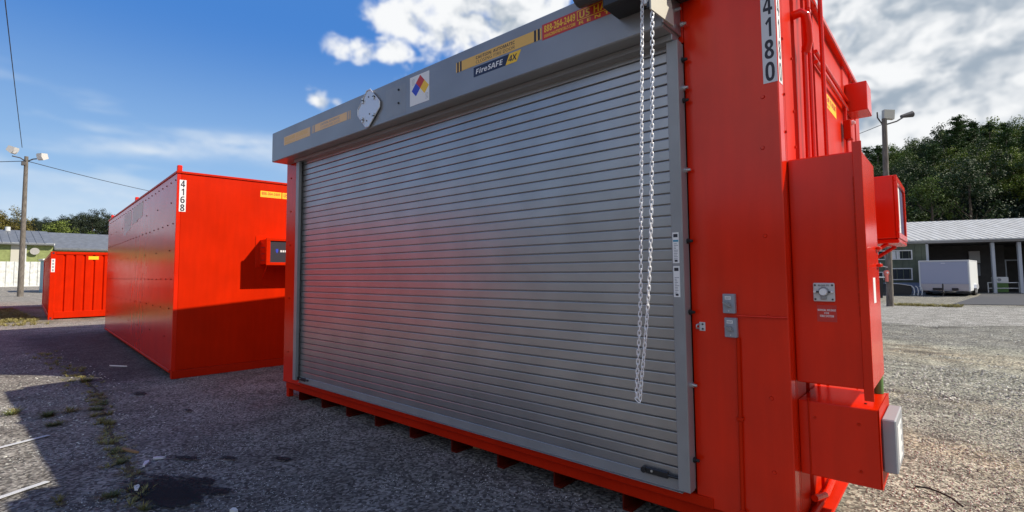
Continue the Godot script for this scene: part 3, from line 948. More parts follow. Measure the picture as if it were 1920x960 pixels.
func side_fittings(t: Node3D) -> void:
	var R := Vector3.RIGHT
	# upright pipes
	for a in [[0.055, -0.585, 2.16, 3.30, 0.013], [0.055, -1.04, 2.22, 3.66, 0.015]]:
		var p := Shape.new()
		p.cyl(Vector3(a[0], a[2], a[1]), Vector3(a[0], a[3], a[1]), a[4], a[4], 12)
		for y in [a[2] + 0.12, a[3] - 0.02]:
			p.box(Vector3(0.0, y - 0.012, a[1] - 0.02), Vector3(a[0] + a[4] + 0.004, y + 0.012, a[1] + 0.02), 0.003)
		mi("riser_pipe", p, M.red, t)
	mi("pipe_elbow", Shape.new().tube([Vector3(0.055, 3.30, -0.585), Vector3(0.055, 3.42, -0.60), Vector3(0.055, 3.56, -0.66), Vector3(0.055, 3.60, -0.78), Vector3(0.055, 3.60, -1.04)], 0.016, 10), M.red, t)
	mi("pipe_tee", Shape.new().cyl(Vector3(0.055, 3.56, -1.04), Vector3(0.055, 3.68, -1.04), 0.027, 0.027, 12), M.red, t)
	mi("vent_spout", Shape.new().tube([Vector3(0.0, 3.205, -0.42), Vector3(0.045, 3.21, -0.42), Vector3(0.07, 3.19, -0.43), Vector3(0.074, 3.13, -0.45), Vector3(0.07, 3.04, -0.485), Vector3(0.05, 2.98, -0.5)], 0.027, 12), M.red, t)
	mi("riser_pipe", Shape.new().cyl(Vector3(0.045, 3.02, -0.49), Vector3(0.045, 2.24, -0.47), 0.016, 0.016, 10), M.red, t)
	for y in [3.165, 3.09]:
		mi("feed_pipe", Shape.new().cyl(Vector3(0.02, y, -1.0), Vector3(0.02, y, -2.44), 0.014, 0.014, 10), M.red, t)
	for y in [2.95, 2.62, 2.4]:
		mi("rivet", Shape.new().cyl(Vector3(0, y, -0.115), Vector3(0.008, y, -0.115), 0.009, 0.007, 8), M.red_dull, t)
		mi("rivet", Shape.new().cyl(Vector3(0, y - 0.05, -0.33), Vector3(0.008, y - 0.05, -0.33), 0.009, 0.007, 8), M.red_dull, t)
	# yellow phone sticker on the side
	var st := mi("phone_sticker", Shape.new().box(Vector3(-0.0118, 2.905, -1.99), Vector3(-0.0105, 3.02, -1.41)), M.yellow, t)
	lettering(st, "888-264-2449", M.sign_red, Vector3(-0.0098, 2.98, -1.55), 0.25, 0.05, PI * 0.5)
	lettering(st, "US HAZMAT", M.sign_red, Vector3(-0.0098, 2.98, -1.84), 0.26, 0.05, PI * 0.5)
	lettering(st, "USHAZMATRENTALS.COM", M.sign_red, Vector3(-0.0098, 2.93, -1.55), 0.25, 0.02, PI * 0.5)
	# vent box high on the wall
	mi("vent_box", Shape.new().box(Vector3(0.001, 3.07, -2.76), Vector3(0.17, 3.335, -2.45), 0.006), M.red, t)
	# alarm box and strobe
	var al := mi("alarm_box", Shape.new().box(Vector3(0.001, 2.78, -2.36), Vector3(0.06, 2.95, -2.24), 0.006), M.red_dull, t)
	mi("alarm_lens", Shape.new().cyl(Vector3(0.06, 2.93, -2.31), Vector3(0.085, 2.93, -2.31), 0.022, 0.014, 12), M.white, al)
	mi("conduit", Shape.new().cyl(Vector3(0.02, 2.95, -2.28), Vector3(0.02, 3.07, -2.30), 0.01, 0.01, 8), M.red, t)
	mi("conduit", Shape.new().cyl(Vector3(0.02, 2.78, -2.30), Vector3(0.02, 2.0, -2.30), 0.01, 0.01, 8), M.red, t)
	# tall extinguisher cabinet
	var cb := mi("fire_cabinet", Shape.new().box(Vector3(0.002, 0.985, -0.65), Vector3(0.352, 2.235, -0.12), 0.006), M.red, t)
	mi("door_lip", Shape.new().box(Vector3(0.312, 0.93, -0.119), Vector3(0.354, 2.285, -0.112), 0.002), M.red, cb)
	for k in 22:
		mi("hinge_knuckle", Shape.new().cyl(Vector3(0.312, 1.36 + k * 0.034, -0.113), Vector3(0.312, 1.36 + k * 0.034 + (0.022 if k % 2 else 0.03), -0.113), 0.0035, 0.0035, 6), M.red_dull, cb)
	var ps := mi("pull_station", Shape.new().box(Vector3(0.105, 1.435, -0.1195), Vector3(0.205, 1.535, -0.10), 0.004), M.pull_grey, t)
	mi("pull_button", Shape.new().cyl(Vector3(0.155, 1.487, -0.10), Vector3(0.155, 1.487, -0.075), 0.02, 0.018, 16), M.white, ps)
	mi("button_collar", Shape.new().cyl(Vector3(0.155, 1.487, -0.1005), Vector3(0.155, 1.487, -0.094), 0.027, 0.025, 16), M.guide_grey, ps)
	for s in [-1, 1]:
		mi("pin", Shape.new().cyl(Vector3(0.155 + s * 0.022, 1.487, -0.09), Vector3(0.155 + s * 0.034, 1.487, -0.09), 0.004, 0.004, 8), M.black, ps)
		mi("pin_end", Shape.new().cyl(Vector3(0.155 + s * 0.034, 1.487, -0.09), Vector3(0.155 + s * 0.046, 1.487, -0.09), 0.006, 0.006, 8), M.white, ps)
		for y in [1.447, 1.523]:
			mi("screw", Shape.new().cyl(Vector3(0.155 + s * 0.04, y, -0.10), Vector3(0.155 + s * 0.04, y, -0.098), 0.005, 0.005, 8), M.black, ps)
	mi("pull_bracket", Shape.new().box(Vector3(0.14, 1.446, -0.1002), Vector3(0.17, 1.47, -0.092), 0.004), M.guide_grey, ps)
	lettering(ps, "RELEASE SYS", M.ink, Vector3(0.155, 1.522, -0.0995), 0.05, 0.009)
	lettering(ps, "FIRE", M.ink, Vector3(0.155, 1.511, -0.0995), 0.02, 0.007)
	var lb := mi("release_label", Shape.new().box(Vector3(0.116, 1.325, -0.1195), Vector3(0.208, 1.415, -0.1183)), M.sign_red, t)
	lettering(lb, "MANUAL RELEASE", M.white, Vector3(0.162, 1.388, -0.1178), 0.084, 0.011)
	lettering(lb, "FOR", M.white, Vector3(0.162, 1.372, -0.1178), 0.022, 0.010)
	lettering(lb, "FIRE SYSTEM", M.white, Vector3(0.162, 1.356, -0.1178), 0.064, 0.011)
	mi("cabinet_label", Shape.new().box(Vector3(0.3523, 1.42, -0.43), Vector3(0.3535, 1.56, -0.33)), M.white, t)
	for y in [1.72, 1.62]:
		mi("latch", Shape.new().box(Vector3(0.3525, y, -0.63), Vector3(0.375, y + 0.02, -0.55), 0.004), M.red, t)
	mi("drain_pipe", Shape.new().cyl(Vector3(0.325, 0.886, -0.585), Vector3(0.325, 0.99, -0.585), 0.026, 0.026, 12), M.crate_green, t)
	# low electrical box with the grey isolator on its end
	var eb := mi("electrical_box", Shape.new().box(Vector3(0.002, 0.487, -0.62), Vector3(0.366, 0.885, -0.132), 0.004), M.red, t)
	mi("box_lip", Shape.new().box(Vector3(0.366, 0.485, -0.622), Vector3(0.3695, 0.888, -0.13), 0.001), M.red_dull, eb)
	for p in [Vector2(0.30, -0.25), Vector2(0.30, -0.5)]:
		mi("screw", Shape.new().cyl(Vector3(p.x, 0.885, p.y), Vector3(p.x, 0.89, p.y), 0.007, 0.006, 8), M.black, eb)
	for p in [Vector2(0.08, 0.8), Vector2(0.28, 0.8), Vector2(0.28, 0.56)]:
		mi("rivet", Shape.new().cyl(Vector3(p.x, p.y, -0.132), Vector3(p.x, p.y, -0.127), 0.008, 0.007, 8), M.red_dull, eb)
	mi("hinge_rod", Shape.new().cyl(Vector3(0.052, 0.47, -0.13), Vector3(0.052, 0.90, -0.13), 0.004, 0.004, 8), M.red_dull, eb)
	var ds := mi("isolator_switch", Shape.new().box(Vector3(0.371, 0.565, -0.55), Vector3(0.432, 0.835, -0.18), 0.006), M.panel_grey, t)
	mi("isolator_label", Shape.new().box(Vector3(0.4323, 0.60, -0.46), Vector3(0.4335, 0.79, -0.25)), M.white, ds)
	for y in [0.74, 0.68, 0.62]:
		mi("print_block", Shape.new().box(Vector3(0.4337, y, -0.44), Vector3(0.4342, y + 0.03, -0.40)), M.grey_ink, ds)
	mi("flex_conduit", Shape.new().tube([Vector3(0.03, 0.30, -0.3), Vector3(0.05, 0.26, -0.5), Vector3(0.03, 0.24, -0.9)], 0.02, 8), M.red, t)
	mi("ground_pipe", Shape.new().cyl(Vector3(0.03, 0.226, -0.10), Vector3(0.03, 0.226, -0.62), 0.02, 0.02, 10), M.red_dull, t)
	# window air conditioner in a red housing
	var ac := mi("air_conditioner", Shape.new().box(Vector3(0.001, 1.835, -2.35), Vector3(0.385, 2.30, -1.53), 0.006), M.red, t)
	var fr := Shape.new()
	fr.box(Vector3(0.3855, 1.835, -2.35), Vector3(0.405, 1.88, -1.53), 0.003)
	fr.box(Vector3(0.3855, 2.255, -2.35), Vector3(0.405, 2.30, -1.53), 0.003)
	fr.box(Vector3(0.3855, 1.8805, -1.60), Vector3(0.405, 2.2545, -1.53), 0.003)
	fr.box(Vector3(0.3855, 1.8805, -2.35), Vector3(0.405, 2.2545, -2.28), 0.003)
	mi("front_frame", fr, M.red, ac)
	mi("coil_panel", Shape.new().box(Vector3(0.3855, 1.881, -1.95), Vector3(0.39, 2.254, -1.601)), M.white, ac)
	mi("filter_panel", Shape.new().box(Vector3(0.3855, 1.881, -2.279), Vector3(0.39, 2.254, -1.951)), M.purple_strip, ac)
	for k in 3:
		for s in [0, 1]:
			mi("air_slot", Shape.new().box(Vector3(0.07 + k * 0.028, 1.93 + s * 0.15, -1.531), Vector3(0.078 + k * 0.028, 2.06 + s * 0.13, -1.5285)), M.ink, ac)
	mi("shelf", Shape.new().box(Vector3(0.001, 1.80, -2.33), Vector3(0.40, 1.834, -1.56), 0.006), M.red, ac)
	mi("brace", Shape.new().cyl(Vector3(0.01, 1.58, -1.60), Vector3(0.33, 1.80, -1.60), 0.014, 0.014, 8), M.red, ac)
	mi("brace", Shape.new().cyl(Vector3(0.01, 1.58, -2.25), Vector3(0.33, 1.80, -2.25), 0.014, 0.014, 8), M.red, ac)
	for k in 3:
		mi("lifting_eye", Shape.new().prism([Vector2(-0.05, 0), Vector2(0.05, 0), Vector2(0.035, 0.09), Vector2(-0.035, 0.09)], Vector3(-0.2 - k * 2.8, 3.535, -0.4), Vector3.RIGHT, Vector3.UP, Vector3(0, 0, 0.012)), M.red, t)


# ------------------------------------------------------------------ 4. the second smooth container
func second_container() -> void:
	var t := thing("storage_container", "smooth red container with glossy bolted long wall, numbered 4168", "container", Vector3(-8.53, 0, 0.63), -0.085)
	var L := 9.5
	var H := 3.281
	var D := 3.5
	mi("long_wall", Shape.new().box(Vector3(-L, 0.127, -0.06), Vector3(-0.001, H - 0.04, 0.0), 0.004), M.red, t)
	mi("end_wall", Shape.new().box(Vector3(-0.06, 0.13, -D), Vector3(0.0, H - 0.04, -0.0605), 0.004), M.red_flat, t)
	mi("back_wall", Shape.new().box(Vector3(-L, 0.127, -D), Vector3(-0.0605, H - 0.04, -D + 0.05)), M.red_flat, t)
	mi("far_wall", Shape.new().box(Vector3(-L, 0.127, -D + 0.0505), Vector3(-L + 0.05, H - 0.04, -0.0605)), M.red_flat, t)
	mi("roof", Shape.new().box(Vector3(-L - 0.01, H - 0.04, -D - 0.01), Vector3(0.015, H, 0.015), 0.006), M.red_dull, t)
	mi("end_beam", Shape.new().box(Vector3(-0.12, 0.0, -D), Vector3(0.006, 0.127, -0.01), 0.006), M.red_dull, t)
	mi("base_rail", Shape.new().box(Vector3(-L, 0.085, -0.05), Vector3(-0.125, 0.126, 0.008), 0.004), M.red_dull, t)
	mi("skid_beam", Shape.new().box(Vector3(-L, 0.0, -0.75), Vector3(-0.125, 0.084, -0.6), 0.004), M.red_dull, t)
	mi("skid_beam", Shape.new().box(Vector3(-L, 0.0, -D + 0.1), Vector3(-0.125, 0.126, -D + 0.25), 0.004), M.red_dull, t)
	for k in 14:
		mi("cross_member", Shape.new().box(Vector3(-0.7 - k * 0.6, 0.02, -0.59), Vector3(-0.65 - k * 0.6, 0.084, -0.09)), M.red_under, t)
	# rows of bolt heads on the long wall
	var b := bolt_shape(Vector3.BACK, 0.0085, 0.011).mesh()
	for row in [[3.14, 0.36, 0.0], [2.80, 1.2, 0.3], [2.45, 0.43, 0.1], [2.02, 1.2, 0.3], [1.55, 0.43, 0.1], [1.08, 0.72, 0.2], [0.62, 1.4, 0.5]]:
		var x: float = -0.1 - row[2]
		while x > -L + 0.1:
			mi("bolt", b, M.red_under, t, Vector3(x, row[0] + rng.randf_range(-0.004, 0.004), 0.0))
			x -= row[1]
	# two pale patches where a sign was taken off
	var pa := [[Vector2(-6.10, 2.62), Vector2(-6.08, 3.10), Vector2(-4.90, 3.11), Vector2(-4.95, 2.72), Vector2(-5.21, 2.66), Vector2(-5.53, 2.66), Vector2(-5.75, 2.60)], [Vector2(-4.73, 2.76), Vector2(-4.70, 3.14), Vector2(-3.28, 3.16), Vector2(-3.32, 2.86), Vector2(-3.58, 2.82), Vector2(-3.80, 2.84), Vector2(-4.12, 2.77), Vector2(-4.45, 2.79)]]
	for p in pa:
		mi("bare_patch", Shape.new().prism(p, Vector3(0, 0, 0.0005), Vector3.RIGHT, Vector3.UP, Vector3(0, 0, 0.002)), M.foil, t)
	for x in [-0.06, -4.5, -9.05]:
		mi("lifting_post", Shape.new().box(Vector3(x - 0.035, H, -0.075), Vector3(x + 0.035, H + 0.10, -0.005), 0.01), M.red, t)
	# number, phone sticker
	number_sign(t, "4168", Vector3(0.0, 2.885, -0.082), 0.092, 0.51, PI * 0.5, M.white)
	var s := mi("phone_sticker", Shape.new().box(Vector3(0.0003, 2.985, -1.60), Vector3(0.0016, 3.095, -1.245)), M.yellow, t)
	lettering(s, "888-264-2449", M.sign_red, Vector3(0.0022, 3.052, -1.42), 0.31, 0.05, PI * 0.5)
	lettering(s, "USHAZMATRENTALS.COM", M.amber, Vector3(0.0022, 3.005, -1.42), 0.31, 0.022, PI * 0.5)
	s = mi("phone_sticker", Shape.new().box(Vector3(0.0003, 2.985, -2.0), Vector3(0.0016, 3.095, -1.615)), M.yellow, t)
	lettering(s, "US HAZMAT", M.sign_red, Vector3(0.0022, 3.045, -1.81), 0.34, 0.06, PI * 0.5)
	# air conditioner
	mi("mounting_plate", Shape.new().box(Vector3(0.0003, 1.74, -2.16), Vector3(0.008, 2.29, -1.185), 0.002), M.red, t)
	var ac := mi("air_conditioner", Shape.new().box(Vector3(0.0085, 1.79, -2.08), Vector3(0.36, 2.225, -1.255), 0.006), M.red, t)
	var fr := Shape.new()
	fr.box(Vector3(0.3605, 1.775, -2.1), Vector3(0.385, 1.825, -1.24), 0.003)
	fr.box(Vector3(0.3605, 2.192, -2.1), Vector3(0.385, 2.24, -1.24), 0.003)
	fr.box(Vector3(0.3605, 1.8255, -1.305), Vector3(0.385, 2.1915, -1.24), 0.003)
	fr.box(Vector3(0.3605, 1.8255, -2.1), Vector3(0.385, 2.1915, -2.03), 0.003)
	mi("front_frame", fr, M.red_flat, ac)
	mi("dark_grille", Shape.new().box(Vector3(0.3605, 1.826, -2.029), Vector3(0.366, 2.191, -1.3055)), M.ink, ac)
	mi("badge_mark", Shape.new().prism([Vector2(-0.02, 0.035), Vector2(0.02, 0.035), Vector2(0.02, -0.01), Vector2(0, -0.04), Vector2(-0.02, -0.01)], Vector3(0.3665, 2.02, -1.42), Vector3(0, 0, -1), Vector3.UP, Vector3(0.001, 0, 0)), M.sign_blue, ac)
	for k in 4:
		mi("badge_letter", Shape.new().box(Vector3(0.3662, 2.0, -1.50 - k * 0.036), Vector3(0.3675, 2.035, -1.475 - k * 0.036), 0.0), M.white, ac)
	for k in 3:
		mi("air_slot", Shape.new().box(Vector3(0.08, 1.86 + k * 0.11, -1.2555), Vector3(0.26, 1.868 + k * 0.11, -1.252)), M.ink, ac)
	mi("brace", Shape.new().cyl(Vector3(0.012, 1.55, -1.3), Vector3(0.28, 1.79, -1.3), 0.012, 0.012, 8), M.red, ac)
	for a in [[-15.4, 8.2, "smooth red container outside the frame, mirrored as the stronger red glow in the roller door"], [-16.4, 13.6, "smooth red container outside the frame, mirrored as the fainter red glow in the roller door"]]:
		var c := copy(t, "storage_container", a[2], Vector3(a[0], 0, a[1]), 0.0)
		for k in c.get_children():
			if k.name.begins_with("number") or k.name.begins_with("phone") or k.name.begins_with("bare"):
				c.remove_child(k)
				k.free()


# ------------------------------------------------------------------ 5. small ribbed containers
func ribbed_containers() -> void:
	var t := thing("shipping_container", "small ribbed red shipping container on the grass edge behind container 4168", "container", Vector3(-25.0, 0, 0.32), -0.085, "small ribbed red containers")
	var H := 2.58
	var L := 2.44
	var W := 12.2
	# ribbed long wall faces +x
	var prof := []
	var z := -0.16
	prof.append(Vector2(z, 0.0))
	while z > -L + 0.35:
		prof.append(Vector2(z - 0.20, 0.0)); prof.append(Vector2(z - 0.235, -0.05)); prof.append(Vector2(z - 0.255, -0.05)); prof.append(Vector2(z - 0.29, 0.0))
		z -= 0.29
	prof.append(Vector2(-L + 0.16, 0.0))
	var pr2 := prof.duplicate()
	pr2.append(Vector2(-L + 0.16, -0.09)); pr2.append(Vector2(-0.16, -0.09))
	mi("ribbed_wall", Shape.new().prism(pr2, Vector3(-0.03, 0.29, 0), Vector3.BACK, Vector3.RIGHT, Vector3.UP * (H - 0.40)), M.red_flat, t)
	mi("far_end", Shape.new().box(Vector3(-W, 0.16, -L + 0.16), Vector3(-W + 0.04, H - 0.1, -0.16)), M.red_flat, t)
	var pr3 := []
	var x := -0.16
	while x > -W + 0.4:
		pr3.append(Vector2(x, 0.0)); pr3.append(Vector2(x - 0.15, 0.0)); pr3.append(Vector2(x - 0.19, -0.04)); pr3.append(Vector2(x - 0.28, -0.04)); pr3.append(Vector2(x - 0.32, 0.0))
		x -= 0.32
	pr3.append(Vector2(-W + 0.16, 0.0)); pr3.append(Vector2(-W + 0.16, -0.09)); pr3.append(Vector2(-0.16, -0.09))
	mi("long_wall", Shape.new().prism(pr3, Vector3(0, 0.16, -0.03), Vector3.RIGHT, Vector3.BACK, Vector3.UP * (H - 0.28)), M.red_flat, t)
	for a in [Vector2(0, 0), Vector2(0, -L + 0.16), Vector2(-W + 0.16, 0), Vector2(-W + 0.16, -L + 0.16)]:
		mi("corner_post", Shape.new().box(Vector3(a.x - 0.16, 0.0, a.y - 0.16), Vector3(a.x, H, a.y), 0.01), M.red_flat, t)
		for y in [0.06, H - 0.06]:
			mi("corner_hole", Shape.new().box(Vector3(a.x - 0.01, y - 0.03, a.y - 0.11), Vector3(a.x + 0.002, y + 0.03, a.y - 0.05)), M.ink, t)
	for y in [0.04, H - 0.11]:
		mi("side_rail", Shape.new().box(Vector3(-0.10, y, -L + 0.16), Vector3(-0.008, y + (0.25 if y < 1.0 else 0.105), -0.16), 0.01), M.red_flat, t)
	mi("roof", Shape.new().box(Vector3(-W + 0.02, H - 0.03, -L + 0.02), Vector3(-0.10, H - 0.003, -0.02)), M.red_dull, t)
	mi("end_sill", Shape.new().box(Vector3(-W + 0.16, 0.02, -0.12), Vector3(-0.16, 0.158, -0.01), 0.006), M.red_flat, t)
	mi("end_header", Shape.new().box(Vector3(-W + 0.16, H - 0.118, -0.12), Vector3(-0.16, H - 0.004, -0.01), 0.006), M.red_flat, t)
	mi("back_end", Shape.new().box(Vector3(-W + 0.16, 0.05, -L + 0.02), Vector3(-0.16, H - 0.03, -L + 0.06)), M.red_flat, t)
	mi("floor_deck", Shape.new().box(Vector3(-W + 0.1, 0.1, -L + 0.07), Vector3(-0.101, 0.157, -0.125)), M.red_dull, t)
	var n := mi("number_sticker", Shape.new().box(Vector3(0.0005, 1.80, -0.135), Vector3(0.0025, 2.30, -0.03)), M.white, t)
	for k in 4:
		mi("digit_mark", Shape.new().box(Vector3(0.0027, 1.83 + k * 0.12, -0.108), Vector3(0.0035, 1.91 + k * 0.12, -0.055)), M.grey_ink, n)
	mi("phone_sticker", Shape.new().box(Vector3(-0.0295, 2.29, -1.42), Vector3(-0.028, 2.42, -1.11)), M.yellow, t)
	copy(t, "shipping_container", "ribbed red shipping container outside the frame, the nearer of two mirrored in container 4168", Vector3(-34.0, 0, 3.9), 0.0, "small ribbed red containers")
	copy(t, "shipping_container", "ribbed red shipping container outside the frame, the outer of two mirrored in container 4168", Vector3(-34.0, 0, 6.75), 0.0, "small ribbed red containers")


# ------------------------------------------------------------------ 6. background on the left
func floodlight(parent: Node3D, at: Vector3, yaw: float, tilt: float) -> void:
	var s := Shape.new()
	s.prism([Vector2(-0.35, 0.30), Vector2(0.30, 0.42), Vector2(0.42, 0.0), Vector2(0.30, -0.42), Vector2(-0.35, -0.30)], Vector3(0, 0, -0.35), Vector3.RIGHT, Vector3.UP, Vector3(0, 0, 0.7))
	var o := mi("floodlight", s, M.lamp_metal, parent, at)
	o.rotation = Vector3(0, yaw, tilt)
	o.scale = Vector3.ONE * 0.72
	mi("lamp_glass", Shape.new().box(Vector3(0.421, -0.3, -0.31), Vector3(0.43, 0.3, 0.31), 0.0), M.white, o)
	mi("lamp_yoke", Shape.new().box(Vector3(-0.45, -0.2, -0.06), Vector3(-0.352, 0.2, 0.06), 0.01), M.lamp_dark, o)


func wire(label: String, a: Vector3, b: Vector3, sag: float, r := 0.02) -> void:
	var pts := []
	for i in 17:
		var k := i / 16.0
		pts.append(a.lerp(b, k) - Vector3(0, sag * 4.0 * k * (1.0 - k), 0))
	var o := mi("overhead_wire", Shape.new().tube(pts, r, 6), M.wire)
	tag(o, label, "wire")


func left_background() -> void:
	var p := thing("lamp_pole", "tall wooden pole with two floodlights near the white corrugated fence", "lamp pole", Vector3(-58.77, 0, -1.5))
	mi("pole", Shape.new().cyl(Vector3(0, -0.2, 0), Vector3(0.55, 11.9, 0.1), 0.21, 0.13, 14), M.pole_wood, p)
	mi("lamp_arm", Shape.new().tube([Vector3(0.5, 11.45, 0.1), Vector3(0.35, 11.75, 0.45), Vector3(0.25, 11.85, 0.95)], 0.05, 6), M.lamp_dark, p)
	mi("lamp_arm", Shape.new().tube([Vector3(0.5, 11.45, 0.1), Vector3(0.8, 11.7, -0.3), Vector3(1.0, 11.75, -0.6)], 0.05, 6), M.lamp_dark, p)
	floodlight(p, Vector3(0.22, 12.4, 0.95), 0.9, -0.5)
	floodlight(p, Vector3(1.15, 11.95, -0.85), -1.0, -0.3)
	mi("junction_box", Shape.new().box(Vector3(0.45, 11.1, 0.15), Vector3(0.8, 11.4, 0.4), 0.02), M.lamp_dark, p)
	wire("thin overhead wire dropping steeply from the sky onto the wooden lamp pole", Vector3(-58.1, 12.6, -1.1), Vector3(-19.8, 17.1, 3.0), 0.15, 0.022)
	wire("thin overhead wire running from the wooden lamp pole out past the picture edge", Vector3(-58.2, 11.5, -1.4), Vector3(-110.0, 16.5, 22.0), 0.5, 0.03)
	wire("thin overhead wire sagging from the wooden lamp pole towards container 4168", Vector3(-58.0, 11.5, -1.3), Vector3(-98.0, 14.5, -34.0), 0.6, 0.03)

	# white corrugated fence
	var f := thing("corrugated_fence", "white corrugated metal fence before the light green building", "fence", Vector3(-85, 0.52, 0))
	var prof := []
	var z := 16.0
	while z > -11.0:
		prof.append(Vector2(z, 0.0)); prof.append(Vector2(z - 0.30, 0.0)); prof.append(Vector2(z - 0.38, -0.09)); prof.append(Vector2(z - 0.62, -0.09)); prof.append(Vector2(z - 0.70, 0.0))
		z -= 0.70
	mi("cladding", Shape.new().sheet(prof, Vector3(0, 0.05, 0), Vector3.BACK, Vector3.RIGHT, Vector3.UP * 2.98, Vector3.RIGHT), M.white_cladding, f)
	mi("bottom_rail", Shape.new().box(Vector3(-0.12, -0.35, -11.0), Vector3(0.06, 0.06, 16.0), 0.01), M.trim_white, f)
	mi("back_sheet", Shape.new().box(Vector3(-0.16, 0.05, -11.0), Vector3(-0.12, 3.0, 16.0)), M.white_cladding, f)

	# long light green building with a grey roof
	var b := thing("green_building", "long light green building with grey metal roof behind the white fence", "building", Vector3(-96, 0.5, 0))
	mi("wall", Shape.new().box(Vector3(-11, -0.5, -7.5), Vector3(0, 5.75, 30.0)), M.green_wall, b)
	mi("wall", Shape.new().box(Vector3(-11, -0.5, -30.0), Vector3(-1.2, 5.15, -7.55)), M.green_wall, b)
	mi("fascia", Shape.new().box(Vector3(0.0, 5.62, -7.6), Vector3(0.65, 5.9, 30.2), 0.02), M.trim_white, b)
	mi("fascia", Shape.new().box(Vector3(-1.19, 5.0, -30.0), Vector3(0.2, 5.22, -7.65), 0.02), M.trim_white, b)
	mi("downpipe", Shape.new().box(Vector3(0.01, -0.4, -4.75), Vector3(0.22, 5.6, -4.45)), M.trim_white, b)
	mi("wall_sheet", Shape.new().box(Vector3(0.005, -0.4, -4.44), Vector3(0.05, 5.6, -3.2)), M.beige, b)
	var vent := mi("wall_lamp", Shape.new().cyl(Vector3(0.0, 4.9, -5.55), Vector3(0.5, 4.75, -5.55), 0.32, 0.5, 14), M.lamp_metal, b)
	vent.set_meta("label", "round grey wall lamp")
	for k in 26:
		mi("wall_seam", Shape.new().box(Vector3(0.001, -0.4, 29.0 - k * 1.4), Vector3(0.03, 5.6, 29.05 - k * 1.4)), M.green_wall, b)
	# roof slopes and its standing seams
	var r0 := Vector3(0.75, 5.85, 0)
	var r1 := Vector3(-7.2, 8.1, 0)
	var rf := Shape.new()
	rf.prism([Vector2(r0.x, r0.y), Vector2(r1.x, r1.y), Vector2(-15.0, 5.85), Vector2(-15, 5.65), Vector2(r1.x, 7.9), Vector2(r0.x, 5.65)], Vector3(0, 0, -7.5), Vector3.RIGHT, Vector3.UP, Vector3(0, 0, 38))
	rf.prism([Vector2(0.3, 5.3), Vector2(r1.x, 7.98), Vector2(-15.0, 5.75), Vector2(-15, 5.55), Vector2(r1.x, 7.8), Vector2(0.3, 5.1)], Vector3(0, 0, -30.0), Vector3.RIGHT, Vector3.UP, Vector3(0, 0, 22.4))
	var roof := mi("roof", rf, M.grey_roof, b)
	for k in 44:
		var zz := 30.0 - k * 0.85
		var lo := r0 if zz > -7.4 else Vector3(0.3, 5.3, 0)
		var d := (r1 - lo)
		mi("roof_seam", Shape.new().cyl(Vector3(lo.x, lo.y + 0.02, zz), Vector3(lo.x + d.x, lo.y + d.y + 0.02, zz), 0.05, 0.05, 4), M.grey_roof, roof)
	mi("roof_vent", Shape.new().cyl(Vector3(-6.6, 7.9, -3.2), Vector3(-6.6, 8.5, -3.2), 0.3, 0.3, 10), M.trim_white, b)

	# small shed with a blue side, mostly behind the ribbed container
	var s := thing("storage_shed", "small grey shed with blue side just behind the ribbed container", "shed", Vector3(-66, 0.25, -3.95))
	mi("wall", Shape.new().box(Vector3(-2.4, -0.3, -2.6), Vector3(0, 3.0, 0.3)), M.panel_grey, s)
	mi("blue_side", Shape.new().box(Vector3(-2.4, -0.3, 0.301), Vector3(0.0, 3.0, 0.36)), M.teal, s)
	mi("roof", Shape.new().box(Vector3(-2.6, 3.0, -2.9), Vector3(0.5, 3.16, 0.5), 0.02), M.foil, s)
	for k in 4:
		mi("panel_rib", Shape.new().box(Vector3(0.001, -0.2, -2.3 + k * 0.7), Vector3(0.04, 2.95, -2.2 + k * 0.7)), M.panel_grey, s)


